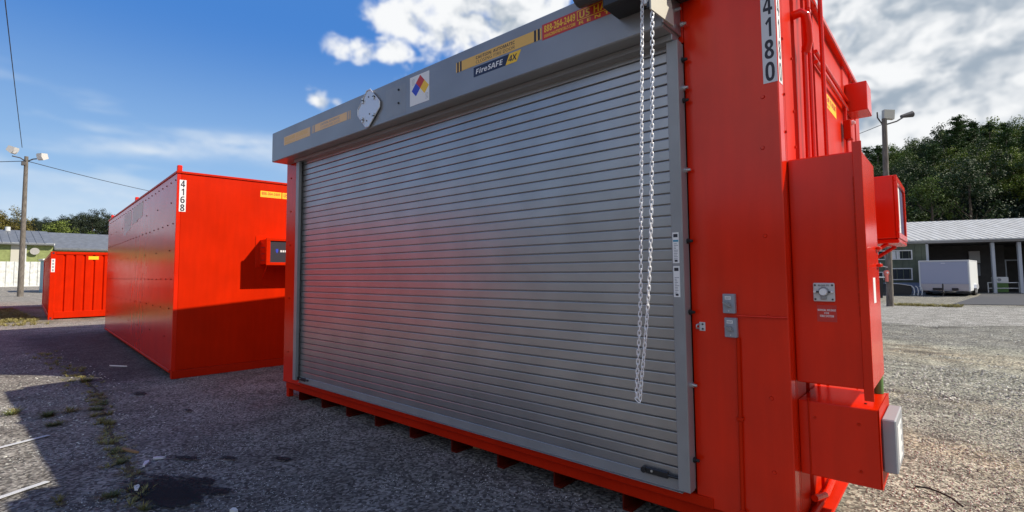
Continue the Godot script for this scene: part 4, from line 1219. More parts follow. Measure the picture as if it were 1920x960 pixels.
# ------------------------------------------------------------------ 7. background on the right
func right_background() -> void:
	var b := thing("open_shed", "dark green industrial shed with white ribbed roof and wide open bay", "building", Vector3(-1.962, 0, -42.629), 0.345)
	# local x runs along the front, +z towards the yard
	mi("wall", Shape.new().box(Vector3(-14, 0.72, -9.0), Vector3(1.28, 3.5, 0.0)), M.dark_green_wall, b)
	mi("wall_base", Shape.new().box(Vector3(-14, -0.1, -9.0), Vector3(1.28, 0.715, 0.03)), M.blue_base, b)
	for k in 40:
		mi("wall_batten", Shape.new().box(Vector3(-13.8 + k * 0.38, 0.73, 0.001), Vector3(-13.76 + k * 0.38, 3.48, 0.02)), M.dark_green_wall, b)
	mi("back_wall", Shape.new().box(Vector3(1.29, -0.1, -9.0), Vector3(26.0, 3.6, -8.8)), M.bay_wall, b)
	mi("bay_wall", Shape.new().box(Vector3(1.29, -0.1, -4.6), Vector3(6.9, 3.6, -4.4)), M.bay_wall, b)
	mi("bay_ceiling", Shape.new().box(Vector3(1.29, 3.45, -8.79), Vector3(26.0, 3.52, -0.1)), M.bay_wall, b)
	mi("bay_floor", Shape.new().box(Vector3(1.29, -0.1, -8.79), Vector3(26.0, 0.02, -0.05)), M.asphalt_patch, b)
	for x in [1.36, 5.02, 6.42, 12.5, 18.5]:
		mi("post", Shape.new().box(Vector3(x - 0.09, -0.05, -0.22), Vector3(x + 0.09, 3.45, -0.03), 0.01), M.post_grey, b)
	mi("eave_beam", Shape.new().box(Vector3(-14, 3.50, -0.3), Vector3(26, 3.66, 0.06), 0.01), M.post_grey, b)
	var roof := mi("roof", Shape.new().prism([Vector2(0.55, 3.70), Vector2(-9.0, 5.75), Vector2(-18.0, 3.7), Vector2(-18.0, 3.62), Vector2(-9.0, 5.67), Vector2(0.55, 3.62)], Vector3(-14.3, 0, 0), Vector3.BACK, Vector3.UP, Vector3(40.5, 0, 0)), M.white_roof, b)
	for k in 100:
		var x := -14.2 + k * 0.4
		mi("roof_rib", Shape.new().cyl(Vector3(x, 3.71, 0.55), Vector3(x, 5.76, -9.0), 0.02, 0.02, 4), M.white_roof, roof)
	# windows
	for a in [[-1.62, 0.47, 2.36, 3.05, 2], [-0.95, 0.42, 0.90, 1.76, 1], [-2.4, -1.3, 0.9, 1.5, 1]]:
		var fr := Shape.new()
		var x0: float = a[0]
		var x1: float = a[1]
		var y0: float = a[2]
		var y1: float = a[3]
		fr.box(Vector3(x0, y0, 0.0), Vector3(x1, y0 + 0.07, 0.07)); fr.box(Vector3(x0, y1 - 0.07, 0.0), Vector3(x1, y1, 0.07))
		fr.box(Vector3(x0, y0 + 0.07, 0.0), Vector3(x0 + 0.07, y1 - 0.07, 0.07)); fr.box(Vector3(x1 - 0.07, y0 + 0.07, 0.0), Vector3(x1, y1 - 0.07, 0.07))
		var w := mi("window", fr, M.trim_white, b)
		if a[4] == 2:
			for m in [-0.92, -0.30]:
				mi("mullion", Shape.new().box(Vector3(m - 0.03, y0 + 0.07, 0.0), Vector3(m + 0.03, y1 - 0.07, 0.06)), M.trim_white, w)
			mi("blind", Shape.new().box(Vector3(x0 + 0.45, y0 + 0.075, 0.006), Vector3(-0.31, y1 - 0.075, 0.012)), M.sticker_grey, w)
		mi("pane", Shape.new().box(Vector3(x0 + 0.07, y0 + 0.07, 0.001), Vector3(x1 - 0.07, y1 - 0.07, 0.005)), M.dark_glass, w)
	# inside of the bay
	mi("panel_board", Shape.new().box(Vector3(5.3, 2.10, -4.38), Vector3(5.95, 3.0, -4.25)), M.pull_grey, b)
	mi("panel_board", Shape.new().box(Vector3(5.35, 1.15, -4.38), Vector3(5.93, 2.0, -4.28)), M.switch_grey, b)
	var df := Shape.new()
	df.box(Vector3(7.7, 0.02, -5.1), Vector3(7.78, 2.25, -5.0)); df.box(Vector3(8.62, 0.02, -5.1), Vector3(8.7, 2.25, -5.0)); df.box(Vector3(7.7, 2.25, -5.1), Vector3(8.7, 2.33, -5.0))
	mi("door_frame", df, M.post_grey, b)
	mi("inner_wall", Shape.new().box(Vector3(6.91, 0.02, -5.12), Vector3(7.69, 3.44, -5.0)), M.bay_wall, b)

	var bin := thing("storage_bin", "small green bin with white lid standing inside the shed bay", "bin", Vector3(3.05, 0.02, -45.85), 0.345)
	mi("body", Shape.new().box(Vector3(-0.33, 0.0, -0.3), Vector3(0.33, 0.68, 0.3), 0.02), M.crate_green, bin)
	mi("lid", Shape.new().box(Vector3(-0.35, 0.685, -0.32), Vector3(0.35, 1.06, 0.32), 0.03), M.white, bin)
	mi("label", Shape.new().cyl(Vector3(-0.16, 0.87, 0.32), Vector3(-0.16, 0.87, 0.326), 0.11, 0.11, 14), M.grey_ink, bin)
	var rl := thing("guard_rail", "low white tubular guard rail standing in front of the green bin", "rail", Vector3(3.0, 0.0, -44.75), 0.345)
	for x in [-0.65, 1.0]:
		mi("upright", Shape.new().cyl(Vector3(x, 0, 0), Vector3(x, 0.72, 0), 0.035, 0.035, 8), M.trim_white, rl)
	for y in [0.70, 0.32]:
		mi("crossbar", Shape.new().cyl(Vector3(-0.65, y, 0), Vector3(1.0, y, 0), 0.03, 0.03, 8), M.trim_white, rl)
	var pal := thing("timber_stack", "stack of brown timber planks by the doorway inside the shed bay", "timber", Vector3(5.0, 0.02, -47.2), 0.345)
	for k in 5:
		mi("plank", Shape.new().box(Vector3(-0.6 + 0.02 * (k % 2), k * 0.13, -0.4), Vector3(0.7 - 0.03 * (k % 3), k * 0.13 + 0.115, 0.4), 0.01), M.plank, pal)

	# enclosed cargo trailer
	var t := thing("cargo_trailer", "white enclosed cargo trailer with shade tinted into its front, parked at the open shed", "trailer", Vector3(1.387, 0, -37.53), -0.092)
	# local: front face at z = 0 looking to +z, body from x = -2.35 to 0, back to -5.1
	mi("body", Shape.new().box(Vector3(-2.38, 0.30, -5.1), Vector3(0.0, 2.16, -0.03), 0.03), M.trailer_white, t)
	mi("front_panel", Shape.new().box(Vector3(-2.32, 0.75, -0.029), Vector3(-0.08, 2.10, 0.01), 0.01), M.trailer_front_shade, t)
	mi("stone_guard", Shape.new().box(Vector3(-2.32, 0.33, -0.029), Vector3(-0.08, 0.745, 0.016), 0.006), M.stone_guard, t)
	for x in [-2.36, -0.06]:
		mi("corner_trim", Shape.new().box(Vector3(x - 0.03, 0.30, -0.06), Vector3(x + 0.04, 2.17, 0.022), 0.01), M.trim_white, t)
	mi("roof_trim", Shape.new().box(Vector3(-2.39, 2.12, -5.11), Vector3(0.01, 2.19, 0.018), 0.02), M.trim_white, t)
	mi("frame", Shape.new().box(Vector3(-2.3, 0.20, -5.05), Vector3(-0.06, 0.298, -0.02)), M.black, t)
	for z in [-2.3, -3.2]:
		for x in [-2.28, -0.05]:
			var w := mi("wheel", Shape.new().cyl(Vector3(x - 0.10, 0.31, z), Vector3(x + 0.10, 0.31, z), 0.31, 0.31, 18), M.rubber, t)
			mi("rim", Shape.new().cyl(Vector3(x + 0.08, 0.31, z), Vector3(x + 0.112, 0.31, z), 0.19, 0.17, 14), M.aluminium, w)
	mi("fender", Shape.new().prism([Vector2(-3.65, 0.45), Vector2(-3.45, 0.68), Vector2(-2.05, 0.68), Vector2(-1.85, 0.45)], Vector3(0.005, 0, 0), Vector3.BACK, Vector3.UP, Vector3(0.12, 0, 0)), M.aluminium, t)
	mi("tongue", Shape.new().tube([Vector3(-2.0, 0.27, -0.05), Vector3(-1.16, 0.27, 1.3), Vector3(-0.35, 0.27, -0.05)], 0.045, 6), M.black, t)
	mi("jack", Shape.new().cyl(Vector3(-1.16, 0.05, 1.05), Vector3(-1.16, 0.78, 1.05), 0.035, 0.035, 8), M.black, t)
	mi("coupler", Shape.new().box(Vector3(-1.24, 0.24, 1.2), Vector3(-1.08, 0.36, 1.5), 0.02), M.black, t)
	mi("step_plate", Shape.new().box(Vector3(-1.75, 0.36, 0.017), Vector3(-1.3, 0.50, 0.10), 0.01), M.black, t)
	mi("step_plate", Shape.new().box(Vector3(-0.85, 0.36, 0.017), Vector3(-0.55, 0.50, 0.10), 0.01), M.black, t)
	mi("marker_lamp", Shape.new().box(Vector3(-1.3, 2.0, 0.0105), Vector3(-1.1, 2.03, 0.018)), M.white, t)

	# wooden pole by the road
	var p := thing("lamp_pole", "weathered wooden pole with floodlights beside the pale road", "lamp pole", Vector3(-1.542, 0, -25.116))
	mi("pole", Shape.new().cyl(Vector3(0, -0.2, 0), Vector3(0.18, 8.45, 0.3), 0.14, 0.10, 14), M.pole_wood, p)
	mi("lamp_arm", Shape.new().tube([Vector3(0.18, 8.15, 0.3), Vector3(0.6, 8.3, 0.0), Vector3(0.8, 8.45, -0.15)], 0.035, 6), M.lamp_dark, p)
	mi("lamp_arm", Shape.new().tube([Vector3(0.1, 8.2, 0.3), Vector3(-0.05, 8.5, 0.45), Vector3(-0.05, 8.75, 0.45)], 0.03, 6), M.lamp_dark, p)
	var f1 := mi("floodlight", Shape.new().prism([Vector2(-0.22, -0.16), Vector2(0.2, -0.22), Vector2(0.24, 0.2), Vector2(-0.2, 0.24)], Vector3(0, 0, -0.1), Vector3.RIGHT, Vector3.UP, Vector3(0, 0, 0.2)), M.beige, p, Vector3(0.32, 8.6, 0.2))
	f1.rotation.y = 0.6
	var f2 := mi("floodlight", Shape.new().cyl(Vector3(-0.2, -0.03, 0.1), Vector3(0.2, 0.06, -0.15), 0.07, 0.14, 14), M.lamp_dark, p, Vector3(0.95, 8.56, -0.3))
	mi("lamp_glass", Shape.new().cyl(Vector3(0.2, 0.06, -0.15), Vector3(0.215, 0.063, -0.16), 0.13, 0.13, 14), M.white, f2)
	mi("meter_tag", Shape.new().prism([Vector2(-0.10, 0.08), Vector2(-0.05, 0.15), Vector2(0.05, 0.15), Vector2(0.10, 0.08), Vector2(0.09, -0.02), Vector2(0.05, -0.08), Vector2(0.04, -0.36), Vector2(-0.04, -0.36), Vector2(-0.05, -0.08), Vector2(-0.09, -0.02)], Vector3(-0.08, 1.46, 0.20), Vector3(0.75, 0, -0.66), Vector3.UP, Vector3(0.066, 0, 0.075)), M.tag_red, p)
	mi("tag_ring", Shape.new().cyl(Vector3(-0.01, 1.50, 0.275), Vector3(0.0, 1.50, 0.29), 0.04, 0.04, 12), M.white, p)
	mi("tap_handle", Shape.new().tube([Vector3(-0.25, 1.95, 0.3), Vector3(-0.2, 1.80, 0.25), Vector3(0.0, 1.74, 0.2)], 0.025, 6), M.lamp_metal, p)
	wire("thin overhead wire reaching the roadside pole from behind the red wall", Vector3(-1.4, 8.2, -24.8), Vector3(-14.0, 14.3, -57.0), 0.4, 0.014)

	# dark things stacked against the shed wall
	var k := thing("stacked_trays", "black plastic trays with curved white ends stacked along the blue shed base", "trays", Vector3(-1.9, 0, -37.6), 0.345)
	mi("tray_body", Shape.new().prism([Vector2(-0.95, 0.05), Vector2(0.35, 0.05), Vector2(0.45, 0.3), Vector2(0.40, 0.62), Vector2(-0.2, 0.72), Vector2(-0.95, 0.76)], Vector3(0, 0, -0.5), Vector3.RIGHT, Vector3.UP, Vector3(0, 0, 0.9)), M.black, k)
	mi("tray_rim", Shape.new().tube([Vector3(-0.95, 0.78, 0.41), Vector3(-0.2, 0.74, 0.41), Vector3(0.42, 0.63, 0.41)], 0.025, 6), M.trim_white, k)
	for i in 3:
		mi("curved_end", Shape.new().tube([Vector3(0.40 + i * 0.20, 0.62, 0.45), Vector3(0.50 + i * 0.20, 0.48, 0.47), Vector3(0.53 + i * 0.20, 0.25, 0.47), Vector3(0.50 + i * 0.20, 0.03, 0.45)], 0.035, 6), M.trim_white, k)
	var ro := thing("rubbish_bin", "black wheeled bin with pale lid standing beside the roadside pole", "bin", Vector3(-2.72, 0, -31.5), 0.4)
	mi("body", Shape.new().prism([Vector2(-0.28, 0.08), Vector2(0.28, 0.08), Vector2(0.36, 1.18), Vector2(-0.36, 1.18)], Vector3(0, 0, -0.33), Vector3.RIGHT, Vector3.UP, Vector3(0, 0, 0.66)), M.black, ro)
	mi("lid", Shape.new().box(Vector3(-0.40, 1.185, -0.37), Vector3(0.40, 1.25, 0.40), 0.02), M.pull_grey, ro)
	mi("wheel", Shape.new().cyl(Vector3(-0.33, 0.1, -0.28), Vector3(0.33, 0.1, -0.28), 0.1, 0.1, 12), M.rubber, ro)
	# dark asphalt apron in front of the bay
	var ap := structure("asphalt_apron", Shape.new().prism([Vector2(0.55, -27.9), Vector2(12, -31.0), Vector2(14, -47.0), Vector2(1.95, -42.0), Vector2(1.7, -38.0)], Vector3(0, 0.012, 0), Vector3.RIGHT, Vector3.BACK, Vector3(0, 0.012, 0)), M.asphalt_patch)
	ap.set_meta("kind", "structure")


# ------------------------------------------------------------------ 8. trees
func leaf(s: Shape, p: Vector3, size: float, n: Vector3) -> void:
	var u := n.cross(Vector3(rng.randf_range(-1, 1), rng.randf_range(-1, 1), rng.randf_range(-1, 1))).normalized()
	var w := n.cross(u)
	var a := p - u * size * 0.5
	var b := p + w * size * 0.32
	var c := p + u * size * 0.55
	var d := p - w * size * 0.32
	var k := n * size * 0.12
	s.tri(a, b + k, c, n)
	s.tri(a, c, d + k, n)


func leafy_crown(seed_: int, clumps: int, per: int, wide: float, tall: float) -> ArrayMesh:
	rng.seed = seed_
	var s := Shape.new()
	for i in clumps:
		# clump centres in an egg-shaped volume, mostly near its surface
		var d := Vector3(rng.randfn(), rng.randfn() * 0.9, rng.randfn()).normalized()
		var r := pow(rng.randf(), 0.35)
		var c := Vector3(d.x * wide * r, tall * 0.5 + d.y * tall * 0.5 * r, d.z * wide * r)
		c.x *= 1.0 - 0.35 * maxf(d.y, 0.0)
		c.z *= 1.0 - 0.35 * maxf(d.y, 0.0)
		var cr := rng.randf_range(0.09, 0.19) * (wide + tall) * 0.5
		var shade := rng.randf_range(0.6, 1.4)
		for k in per:
			var e := Vector3(rng.randfn(), rng.randfn() * 0.8, rng.randfn()).normalized() * pow(rng.randf(), 0.45) * cr
			var n := (e.normalized() * 0.8 + Vector3(rng.randf_range(-1, 1), rng.randf_range(-0.2, 1.4), rng.randf_range(-1, 1))).normalized()
			var g := shade * rng.randf_range(0.7, 1.3)
			s.tint = Color(0.135 * g, 0.19 * g, 0.042 * g)
			leaf(s, c + e, rng.randf_range(0.026, 0.056) * (wide + tall) * 0.5, n)
	return s.mesh()


func pine_crown(seed_: int, tall: float, wide: float) -> ArrayMesh:
	rng.seed = seed_
	var s := Shape.new()
	for i in 74:
		# irregular plumes, longest a third of the way up
		var k := pow(rng.randf(), 0.8)
		var y := tall * (0.03 + 0.95 * k)
		var reach := wide * (0.25 + 0.95 * pow(1.0 - k, 0.8) * smoothstep(-0.15, 0.3, k)) * rng.randf_range(0.5, 1.15)
		var t := rng.randf() * TAU
		var dir := Vector3(cos(t), rng.randf_range(0.0, 0.5), sin(t))
		var shade := rng.randf_range(0.65, 1.45)
		for q in 75:
			var f := pow(rng.randf(), 0.55)
			var p := Vector3(0, y, 0) + dir * reach * f + Vector3(rng.randfn() * 0.22, rng.randfn() * 0.11 + 0.1, rng.randfn() * 0.22) * (0.4 + f) * wide * 0.36
			var g := shade * rng.randf_range(0.6, 1.4)
			s.tint = Color(0.095 * g, 0.15 * g, 0.045 * g)
			leaf(s, p, rng.randf_range(0.016, 0.034) * tall, Vector3(rng.randf_range(-0.9, 0.9), 1.0, rng.randf_range(-0.9, 0.9)).normalized())
	return s.mesh()


func trunk_shape(h: float, r: float, limbs: int, spread: float) -> ArrayMesh:
	var s := Shape.new()
	s.tube([Vector3(0, -0.4, 0), Vector3(0.05, h * 0.4, 0.02), Vector3(-0.04, h * 0.75, 0.05), Vector3(0.02, h, 0)], r, 8, r * 0.25)
	for i in limbs:
		var y := h * rng.randf_range(0.3, 0.85)
		var t := rng.randf() * TAU
		var d := Vector3(cos(t), 0.6, sin(t)) * spread * rng.randf_range(0.5, 0.9)
		s.tube([Vector3(0, y, 0), Vector3(0, y, 0) + d * 0.5, Vector3(0, y + 0.1 * h, 0) + d], r * 0.4, 5, r * 0.1)
	return s.mesh()


func trees() -> void:
	var kinds := []
	# unit trees: total height 10
	for k in 4:
		var cr := leafy_crown(100 + k, 46, 90, 3.0 + 0.25 * (k % 2), 7.6)
		kinds.append({"crown": cr, "trunk": trunk_shape(7.0, 0.22, 7, 2.2), "base": 2.2})
	for k in 2:
		kinds.append({"crown": pine_crown(200 + k, 8.2, 2.0), "trunk": trunk_shape(9.6, 0.16, 0, 1.0), "base": 1.8})
	rng.seed = 5
	var place := func(called: String, label: String, kind: int, m: String, pos: Vector3, h: float, fat: float, group: String) -> void:
		var y := hill_height(pos.x, pos.z)
		var o := thing(called, label, "tree", Vector3(pos.x, y - 0.2, pos.z), rng.randf() * TAU, group)
		var sc := h / 10.0
		var t := mi("trunk", kinds[kind].trunk, M.bark, o)
		t.scale = Vector3(sc, sc, sc)
		var c := mi("crown", kinds[kind].crown, M[m], o, Vector3(0, kinds[kind].base * sc, 0))
		c.scale = Vector3(sc * fat, sc, sc * fat)
	var at := func(u: float, depth: float) -> Vector3:
		var yaw := 0.7208
		var f := Vector3(-sin(yaw), 0, -cos(yaw))
		var r := Vector3(cos(yaw), 0, -sin(yaw))
		return CAM + (f + r * ((u - 960.0) / 941.4)) * depth
	# wooded hill beyond the open shed
	var sky_u := [1560.0, 1625.0, 1700.0, 1770.0, 1810.0, 1860.0, 1910.0, 2050.0]
	var sky_y := [280.0, 280.0, 262.0, 240.0, 215.0, 218.0, 208.0, 200.0]
	for row in 5:
		var depth := 62.0 + row * 10.0
		var u := 1570.0 + rng.randf() * 30.0
		while u < 2080.0:
			var i := 0
			while i < 6 and sky_u[i + 1] < u:
				i += 1
			var ty := lerpf(sky_y[i], sky_y[i + 1], (u - sky_u[i]) / (sky_u[i + 1] - sky_u[i]))
			var d := depth + rng.randf_range(-4, 4)
			var p: Vector3 = at.call(u, d)
			var full := (508.0 - ty) / 941.4 * d + 1.6 - hill_height(p.x, p.z)
			var h := full * (rng.randf_range(0.58, 0.86) if row < 2 else rng.randf_range(0.82, 1.03))
			h = clampf(h, 9.0, 32.0)
			var kd := rng.randi() % 4
			var mm: String = ["leaf_mid", "leaf_mid", "leaf_dark", "leaf_warm", "leaf_deep"][rng.randi() % 5]
			var nm := "broadleaf_tree"
			var lb := "dark green broadleaf tree on the wooded hill beyond the open shed"
			if rng.randf() < (0.5 if u > 1740.0 and row > 1 else 0.12):
				kd = 4 + rng.randi() % 2
				mm = "needle"
				nm = "pine_tree"
				lb = "tall dark pine on the wooded hill beyond the open shed"
			var tone: String = {"leaf_mid": "mid green", "leaf_dark": "dark green", "leaf_warm": "yellow green", "leaf_deep": "bluish green", "needle": "grey green"}[mm]
			var spot: String = ["along the foot of the hill", "low on the hillside", "halfway up the hillside", "just below the hill crest", "on the hill crest"][row]
			lb = "%s %s %s beyond the open shed" % [tone, "plumed pine" if kd > 3 else "broadleaf tree", spot]
			place.call(nm, lb, kd, mm, p, h, rng.randf_range(0.9, 1.2) * (0.8 if h > 18 and kd < 4 else 1.0), "trees on the wooded hill")
			u += (7.5 + rng.randf() * 5.0) * h / 16.0 * 941.4 / depth * 0.42
	# ridge behind the green building, cloud shadow put into its leaf colour
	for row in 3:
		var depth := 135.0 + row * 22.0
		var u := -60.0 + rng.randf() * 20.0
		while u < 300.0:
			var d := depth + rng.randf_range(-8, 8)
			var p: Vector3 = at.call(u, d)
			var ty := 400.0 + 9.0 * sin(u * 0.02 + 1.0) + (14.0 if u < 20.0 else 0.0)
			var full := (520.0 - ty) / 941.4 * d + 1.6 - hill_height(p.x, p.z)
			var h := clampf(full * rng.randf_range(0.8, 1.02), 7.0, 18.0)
			place.call("broadleaf_tree", "tree tinted as cloud-shaded %s of the distant ridge behind the green building" % ["at the foot", "on the slope", "on the crest"][row], rng.randi() % 4, "ridge_leaf_cloud_shade", p, h, rng.randf_range(1.1, 1.4), "trees on the distant ridge")
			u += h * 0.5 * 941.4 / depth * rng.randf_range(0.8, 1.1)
	place.call("broadleaf_tree", "bright green round tree rising behind the grey roof of the green building", 0, "leaf_light", at.call(112.0, 100.0), 11.6, 1.15, "")
	place.call("broadleaf_tree", "smaller green tree beside the bright round one behind the grey roof", 1, "leaf_mid", at.call(168.0, 102.0), 9.6, 1.1, "")
	place.call("autumn_tree", "brownish tree with bare pale trunk behind the grey roof near the lamp pole", 2, "leaf_autumn", at.call(22.0, 105.0), 12.6, 0.95, "")
	place.call("autumn_tree", "rust brown tree at the far end of the grey roof", 3, "leaf_autumn", at.call(-18.0, 104.0), 12.0, 1.0, "")
	# open woodland that the glossy walls mirror
	for k in 16:
		place.call("broadleaf_tree", "green tree in the woodland edge outside the frame, mirrored in the glossy walls", rng.randi() % 4, "leaf_light" if k % 3 == 0 else "leaf_mid", Vector3(-62 - rng.randf() * 12, 0, 12 + k * 4.2), rng.randf_range(8, 12), rng.randf_range(1.0, 1.3), "mirrored woodland edge")
	# undergrowth that closes the gaps between trunks
	var s := Shape.new()
	rng.seed = 61
	for k in 420:
		var g := rng.randf_range(0.5, 1.3)
		s.tint = Color(0.06 * g, 0.10 * g, 0.03 * g)
		leaf(s, Vector3(rng.randfn() * 1.0, minf(absf(rng.randfn()) * 0.7, 1.3), rng.randfn() * 1.0), rng.randf_range(0.10, 0.2), Vector3(rng.randf_range(-1, 1), rng.randf_range(-0.3, 1), rng.randf_range(-1, 1)).normalized())
	var xf := []
	for k in 1500:
		var u := rng.randf_range(1540, 2150)
		var p: Vector3 = at.call(u, rng.randf_range(57, 112))
		xf.append(Transform3D(Basis(Vector3.UP, rng.randf() * TAU).scaled(Vector3.ONE * rng.randf_range(1.2, 2.4)), Vector3(p.x, hill_height(p.x, p.z) - 0.3, p.z)))
	for k in 700:
		var p: Vector3 = at.call(rng.randf_range(-120, 330), rng.randf_range(112, 190))
		xf.append(Transform3D(Basis(Vector3.UP, rng.randf() * TAU).scaled(Vector3.ONE * rng.randf_range(1.5, 2.4)), Vector3(p.x, hill_height(p.x, p.z) - 0.3, p.z)))
	for k in 600:
		var p: Vector3 = at.call(rng.randf_range(400, 1540), rng.randf_range(75, 150))
		xf.append(Transform3D(Basis(Vector3.UP, rng.randf() * TAU).scaled(Vector3.ONE * rng.randf_range(1.5, 3.0)), Vector3(p.x, hill_height(p.x, p.z) - 0.3, p.z)))
	scatter("undergrowth", s.mesh(), M.leaf_dark, xf, [])


func scatter(called: String, mesh: Mesh, m: Material, xf: Array, cols: Array) -> void:
	var mm := MultiMesh.new()
	mm.transform_format = MultiMesh.TRANSFORM_3D
	mm.use_colors = not cols.is_empty()
	mm.mesh = mesh
	mm.instance_count = xf.size()
	for i in xf.size():
		mm.set_instance_transform(i, xf[i])
		if not cols.is_empty():
			mm.set_instance_color(i, cols[i])
	var o := MultiMeshInstance3D.new()
	o.multimesh = mm
	o.material_override = m
	named(o, called)
	o.set_meta("kind", "stuff")
	var says := {"undergrowth": "dark undergrowth covering the wooded slopes", "gravel": "loose grey gravel scattered over the yard", "grass": "worn dry grass along the edge of the hardstanding"}
	tag(o, says[called], called)


# ------------------------------------------------------------------ 9. small things on the ground
func blade_tuft(h: float, n: int, spread: float, col: Color) -> ArrayMesh:
	var s := Shape.new()
	for i in n:
		var t := rng.randf() * TAU
		var d := Vector3(cos(t), 0, sin(t))
		var w := d.cross(Vector3.UP) * 0.005
		var b := d * rng.randf() * spread * 0.4
		var hh := h * rng.randf_range(0.5, 1.1)
		var tip := b + d * spread * rng.randf_range(0.3, 1.0) + Vector3(0, hh, 0)
		var mid := b.lerp(tip, 0.5) + Vector3(0, hh * 0.15, 0)
		var g := rng.randf_range(0.7, 1.35)
		s.tint = Color(col.r * g, col.g * g, col.b * g)
		s.quad(b - w, b + w, mid + w * 0.7, mid - w * 0.7, Vector3.UP + d)
		s.tri(mid - w * 0.7, mid + w * 0.7, tip, Vector3.UP + d)
	return s.mesh()


func details() -> void:
	rng.seed = 404
	# weeds in the crack of the hardstanding
	var greens := [blade_tuft(0.11, 60, 0.16, Color(0.10, 0.115, 0.035)), blade_tuft(0.08, 46, 0.2, Color(0.16, 0.12, 0.04)), blade_tuft(0.14, 40, 0.12, Color(0.20, 0.17, 0.05))]
	var spots := [[-9.42, 1.52, 2, "tallest dry weed at the sunny edge of the long ground crack"], [-7.94, 1.60, 1, "brown weed below the dry one in the ground crack"], [-7.45, 1.65, 0, "green weed in the upper part of the ground crack"], [-7.2, 1.78, 0, "low spreading green weed lying across the ground crack"], [-6.75, 1.75, 1, "reddish dry weed midway along the ground crack"], [-6.32, 1.80, 2, "yellowish weed midway along the ground crack"], [-5.18, 1.92, 0, "green weed beside the fallen grey stick"], [-4.7, 1.93, 0, "dark green weed near the white scraps"], [-4.46, 1.96, 1, "brown weed just above the oil stain"], [-4.08, 2.17, 0, "small weed in the shade left alone below the crack"], [-3.66, 2.08, 2, "yellow tuft at the lower rim of the oil stain"], [-7.23, 2.15, 0, "dark tuft in the shade between two painted lines"], [-7.37, 1.97, 1, "thin brown tuft near the shade's middle"], [-7.75, 2.42, 2, "bright yellow green tuft on the shadow's sunny border"], [-6.65, 2.19, 0, "small green tuft above the shaded paint line"], [-4.2, 2.40, 1, "dry tuft at the lower corner of the shadow"]]
	for a in spots:
		var t := thing("weed", a[3], "weed", Vector3(a[0], 0, a[1]))
		for k in 3:
			var b := mi("blades", greens[a[2]] if k else greens[(a[2] + 1) % 3], M.grass_blade, t, Vector3(rng.randf_range(-0.12, 0.12), 0.0, rng.randf_range(-0.05, 0.05)))
			b.rotation.y = rng.randf() * TAU
			b.scale = Vector3(1.2, 0.8, 1.2) * rng.randf_range(0.4, 0.75) * (0.65 if a[0] > -5.5 else 1.0)
	# grass verge
	var xf := []
	var tuft := blade_tuft(0.09, 26, 0.16, Color(0.25, 0.22, 0.07))
	for k in 1500:
		var x := rng.randf_range(-36, -22.6)
		var z := rng.randf_range(0.5, 5.0)
		if rng.randf() < 0.35 and x > -24.5:
			continue
		xf.append(Transform3D(Basis(Vector3.UP, rng.randf() * TAU).scaled(Vector3.ONE * rng.randf_range(0.6, 1.3)), Vector3(x, 0, z)))
	for k in 120:
		xf.append(Transform3D(Basis(Vector3.UP, rng.randf() * TAU).scaled(Vector3.ONE * rng.randf_range(0.7, 1.5)), Vector3(rng.randf_range(-1.6, 0.9), 0, rng.randf_range(-26.6, -25.6))))
	for k in 95:
		var ft := pow(rng.randf(), 0.8)
		xf.append(Transform3D(Basis(Vector3.UP, rng.randf() * TAU).scaled(Vector3(1, rng.randf_range(0.4, 0.9), 1) * rng.randf_range(0.25, 0.6)), Vector3(lerpf(-10.0, -3.7, ft), 0, lerpf(1.46, 2.07, ft) + rng.randfn() * 0.05)))
	for k in 60:
		xf.append(Transform3D(Basis(Vector3.UP, rng.randf() * TAU).scaled(Vector3.ONE * rng.randf_range(0.3, 0.6)), Vector3(rng.randf_range(-14, -9.0), 0, 1.55 + rng.randfn() * 0.12 + 0.0)))
	scatter("grass", tuft, M.grass_blade, xf, [])
	# gravel
	rng.seed = 90
	var st := Shape.new()
	var ring := []
	for k in 6:
		ring.append(Vector3(cos(TAU * k / 6) * rng.randf_range(0.8, 1.1), rng.randf_range(-0.1, 0.1), sin(TAU * k / 6) * rng.randf_range(0.8, 1.1)))
	for k in 6:
		st.tri(ring[k], ring[(k + 1) % 6], Vector3(0.15, 0.75, -0.1), Vector3.UP + ring[k])
		st.tri(ring[k], ring[(k + 1) % 6], Vector3(0, -0.5, 0), Vector3.DOWN + ring[k])
	var stone := st.mesh()
	xf = []
	var cols := []
	var add := func(x: float, z: float, r: float, warm: float) -> void:
		var b := Basis(Vector3.UP, rng.randf() * TAU) * Basis(Vector3.RIGHT, rng.randf_range(-0.5, 0.5))
		xf.append(Transform3D(b.scaled(Vector3(r, r * rng.randf_range(0.5, 0.9), r)), Vector3(x, r * 0.2 - 0.002, z)))
		var g := 0.12 + 0.66 * rng.randf() * rng.randf_range(0.5, 1.0)
		cols.append(Color(g * (1.0 + warm), g * (1.0 + warm * 1.0), g * (1.0 - warm * 2.0)))
	for k in 26000:
		# shaded hardstanding before the door
		var x := rng.randf_range(-8.5, 0.9)
		var z := rng.randf_range(-0.05, 2.6)
		add.call(x, z, rng.randf_range(0.0025, 0.0065), 0.02)
	for k in 16000:
		var x := rng.randf_range(0.12, 2.0)
		var z := -pow(rng.randf(), 1.3) * 6.0 + 0.6
		add.call(x, z, rng.randf_range(0.004, 0.012), 0.06)
	var patch := FastNoiseLite.new()
	patch.seed = 3; patch.frequency = 0.5
	for k in 26000:
		var x := rng.randf_range(-1.5, 4.0)
		var z := rng.randf_range(-9.5, -2.6)
		if patch.get_noise_2d(x * 1.2, z * 2.6) + 0.9 * exp(-pow((z - x * 0.15 + 6.6) / 1.6, 2.0)) < 0.28 + rng.randf() * 0.25:
			continue
		add.call(x, z, 0.006 + 0.016 * pow(rng.randf(), 2.5), 0.06)
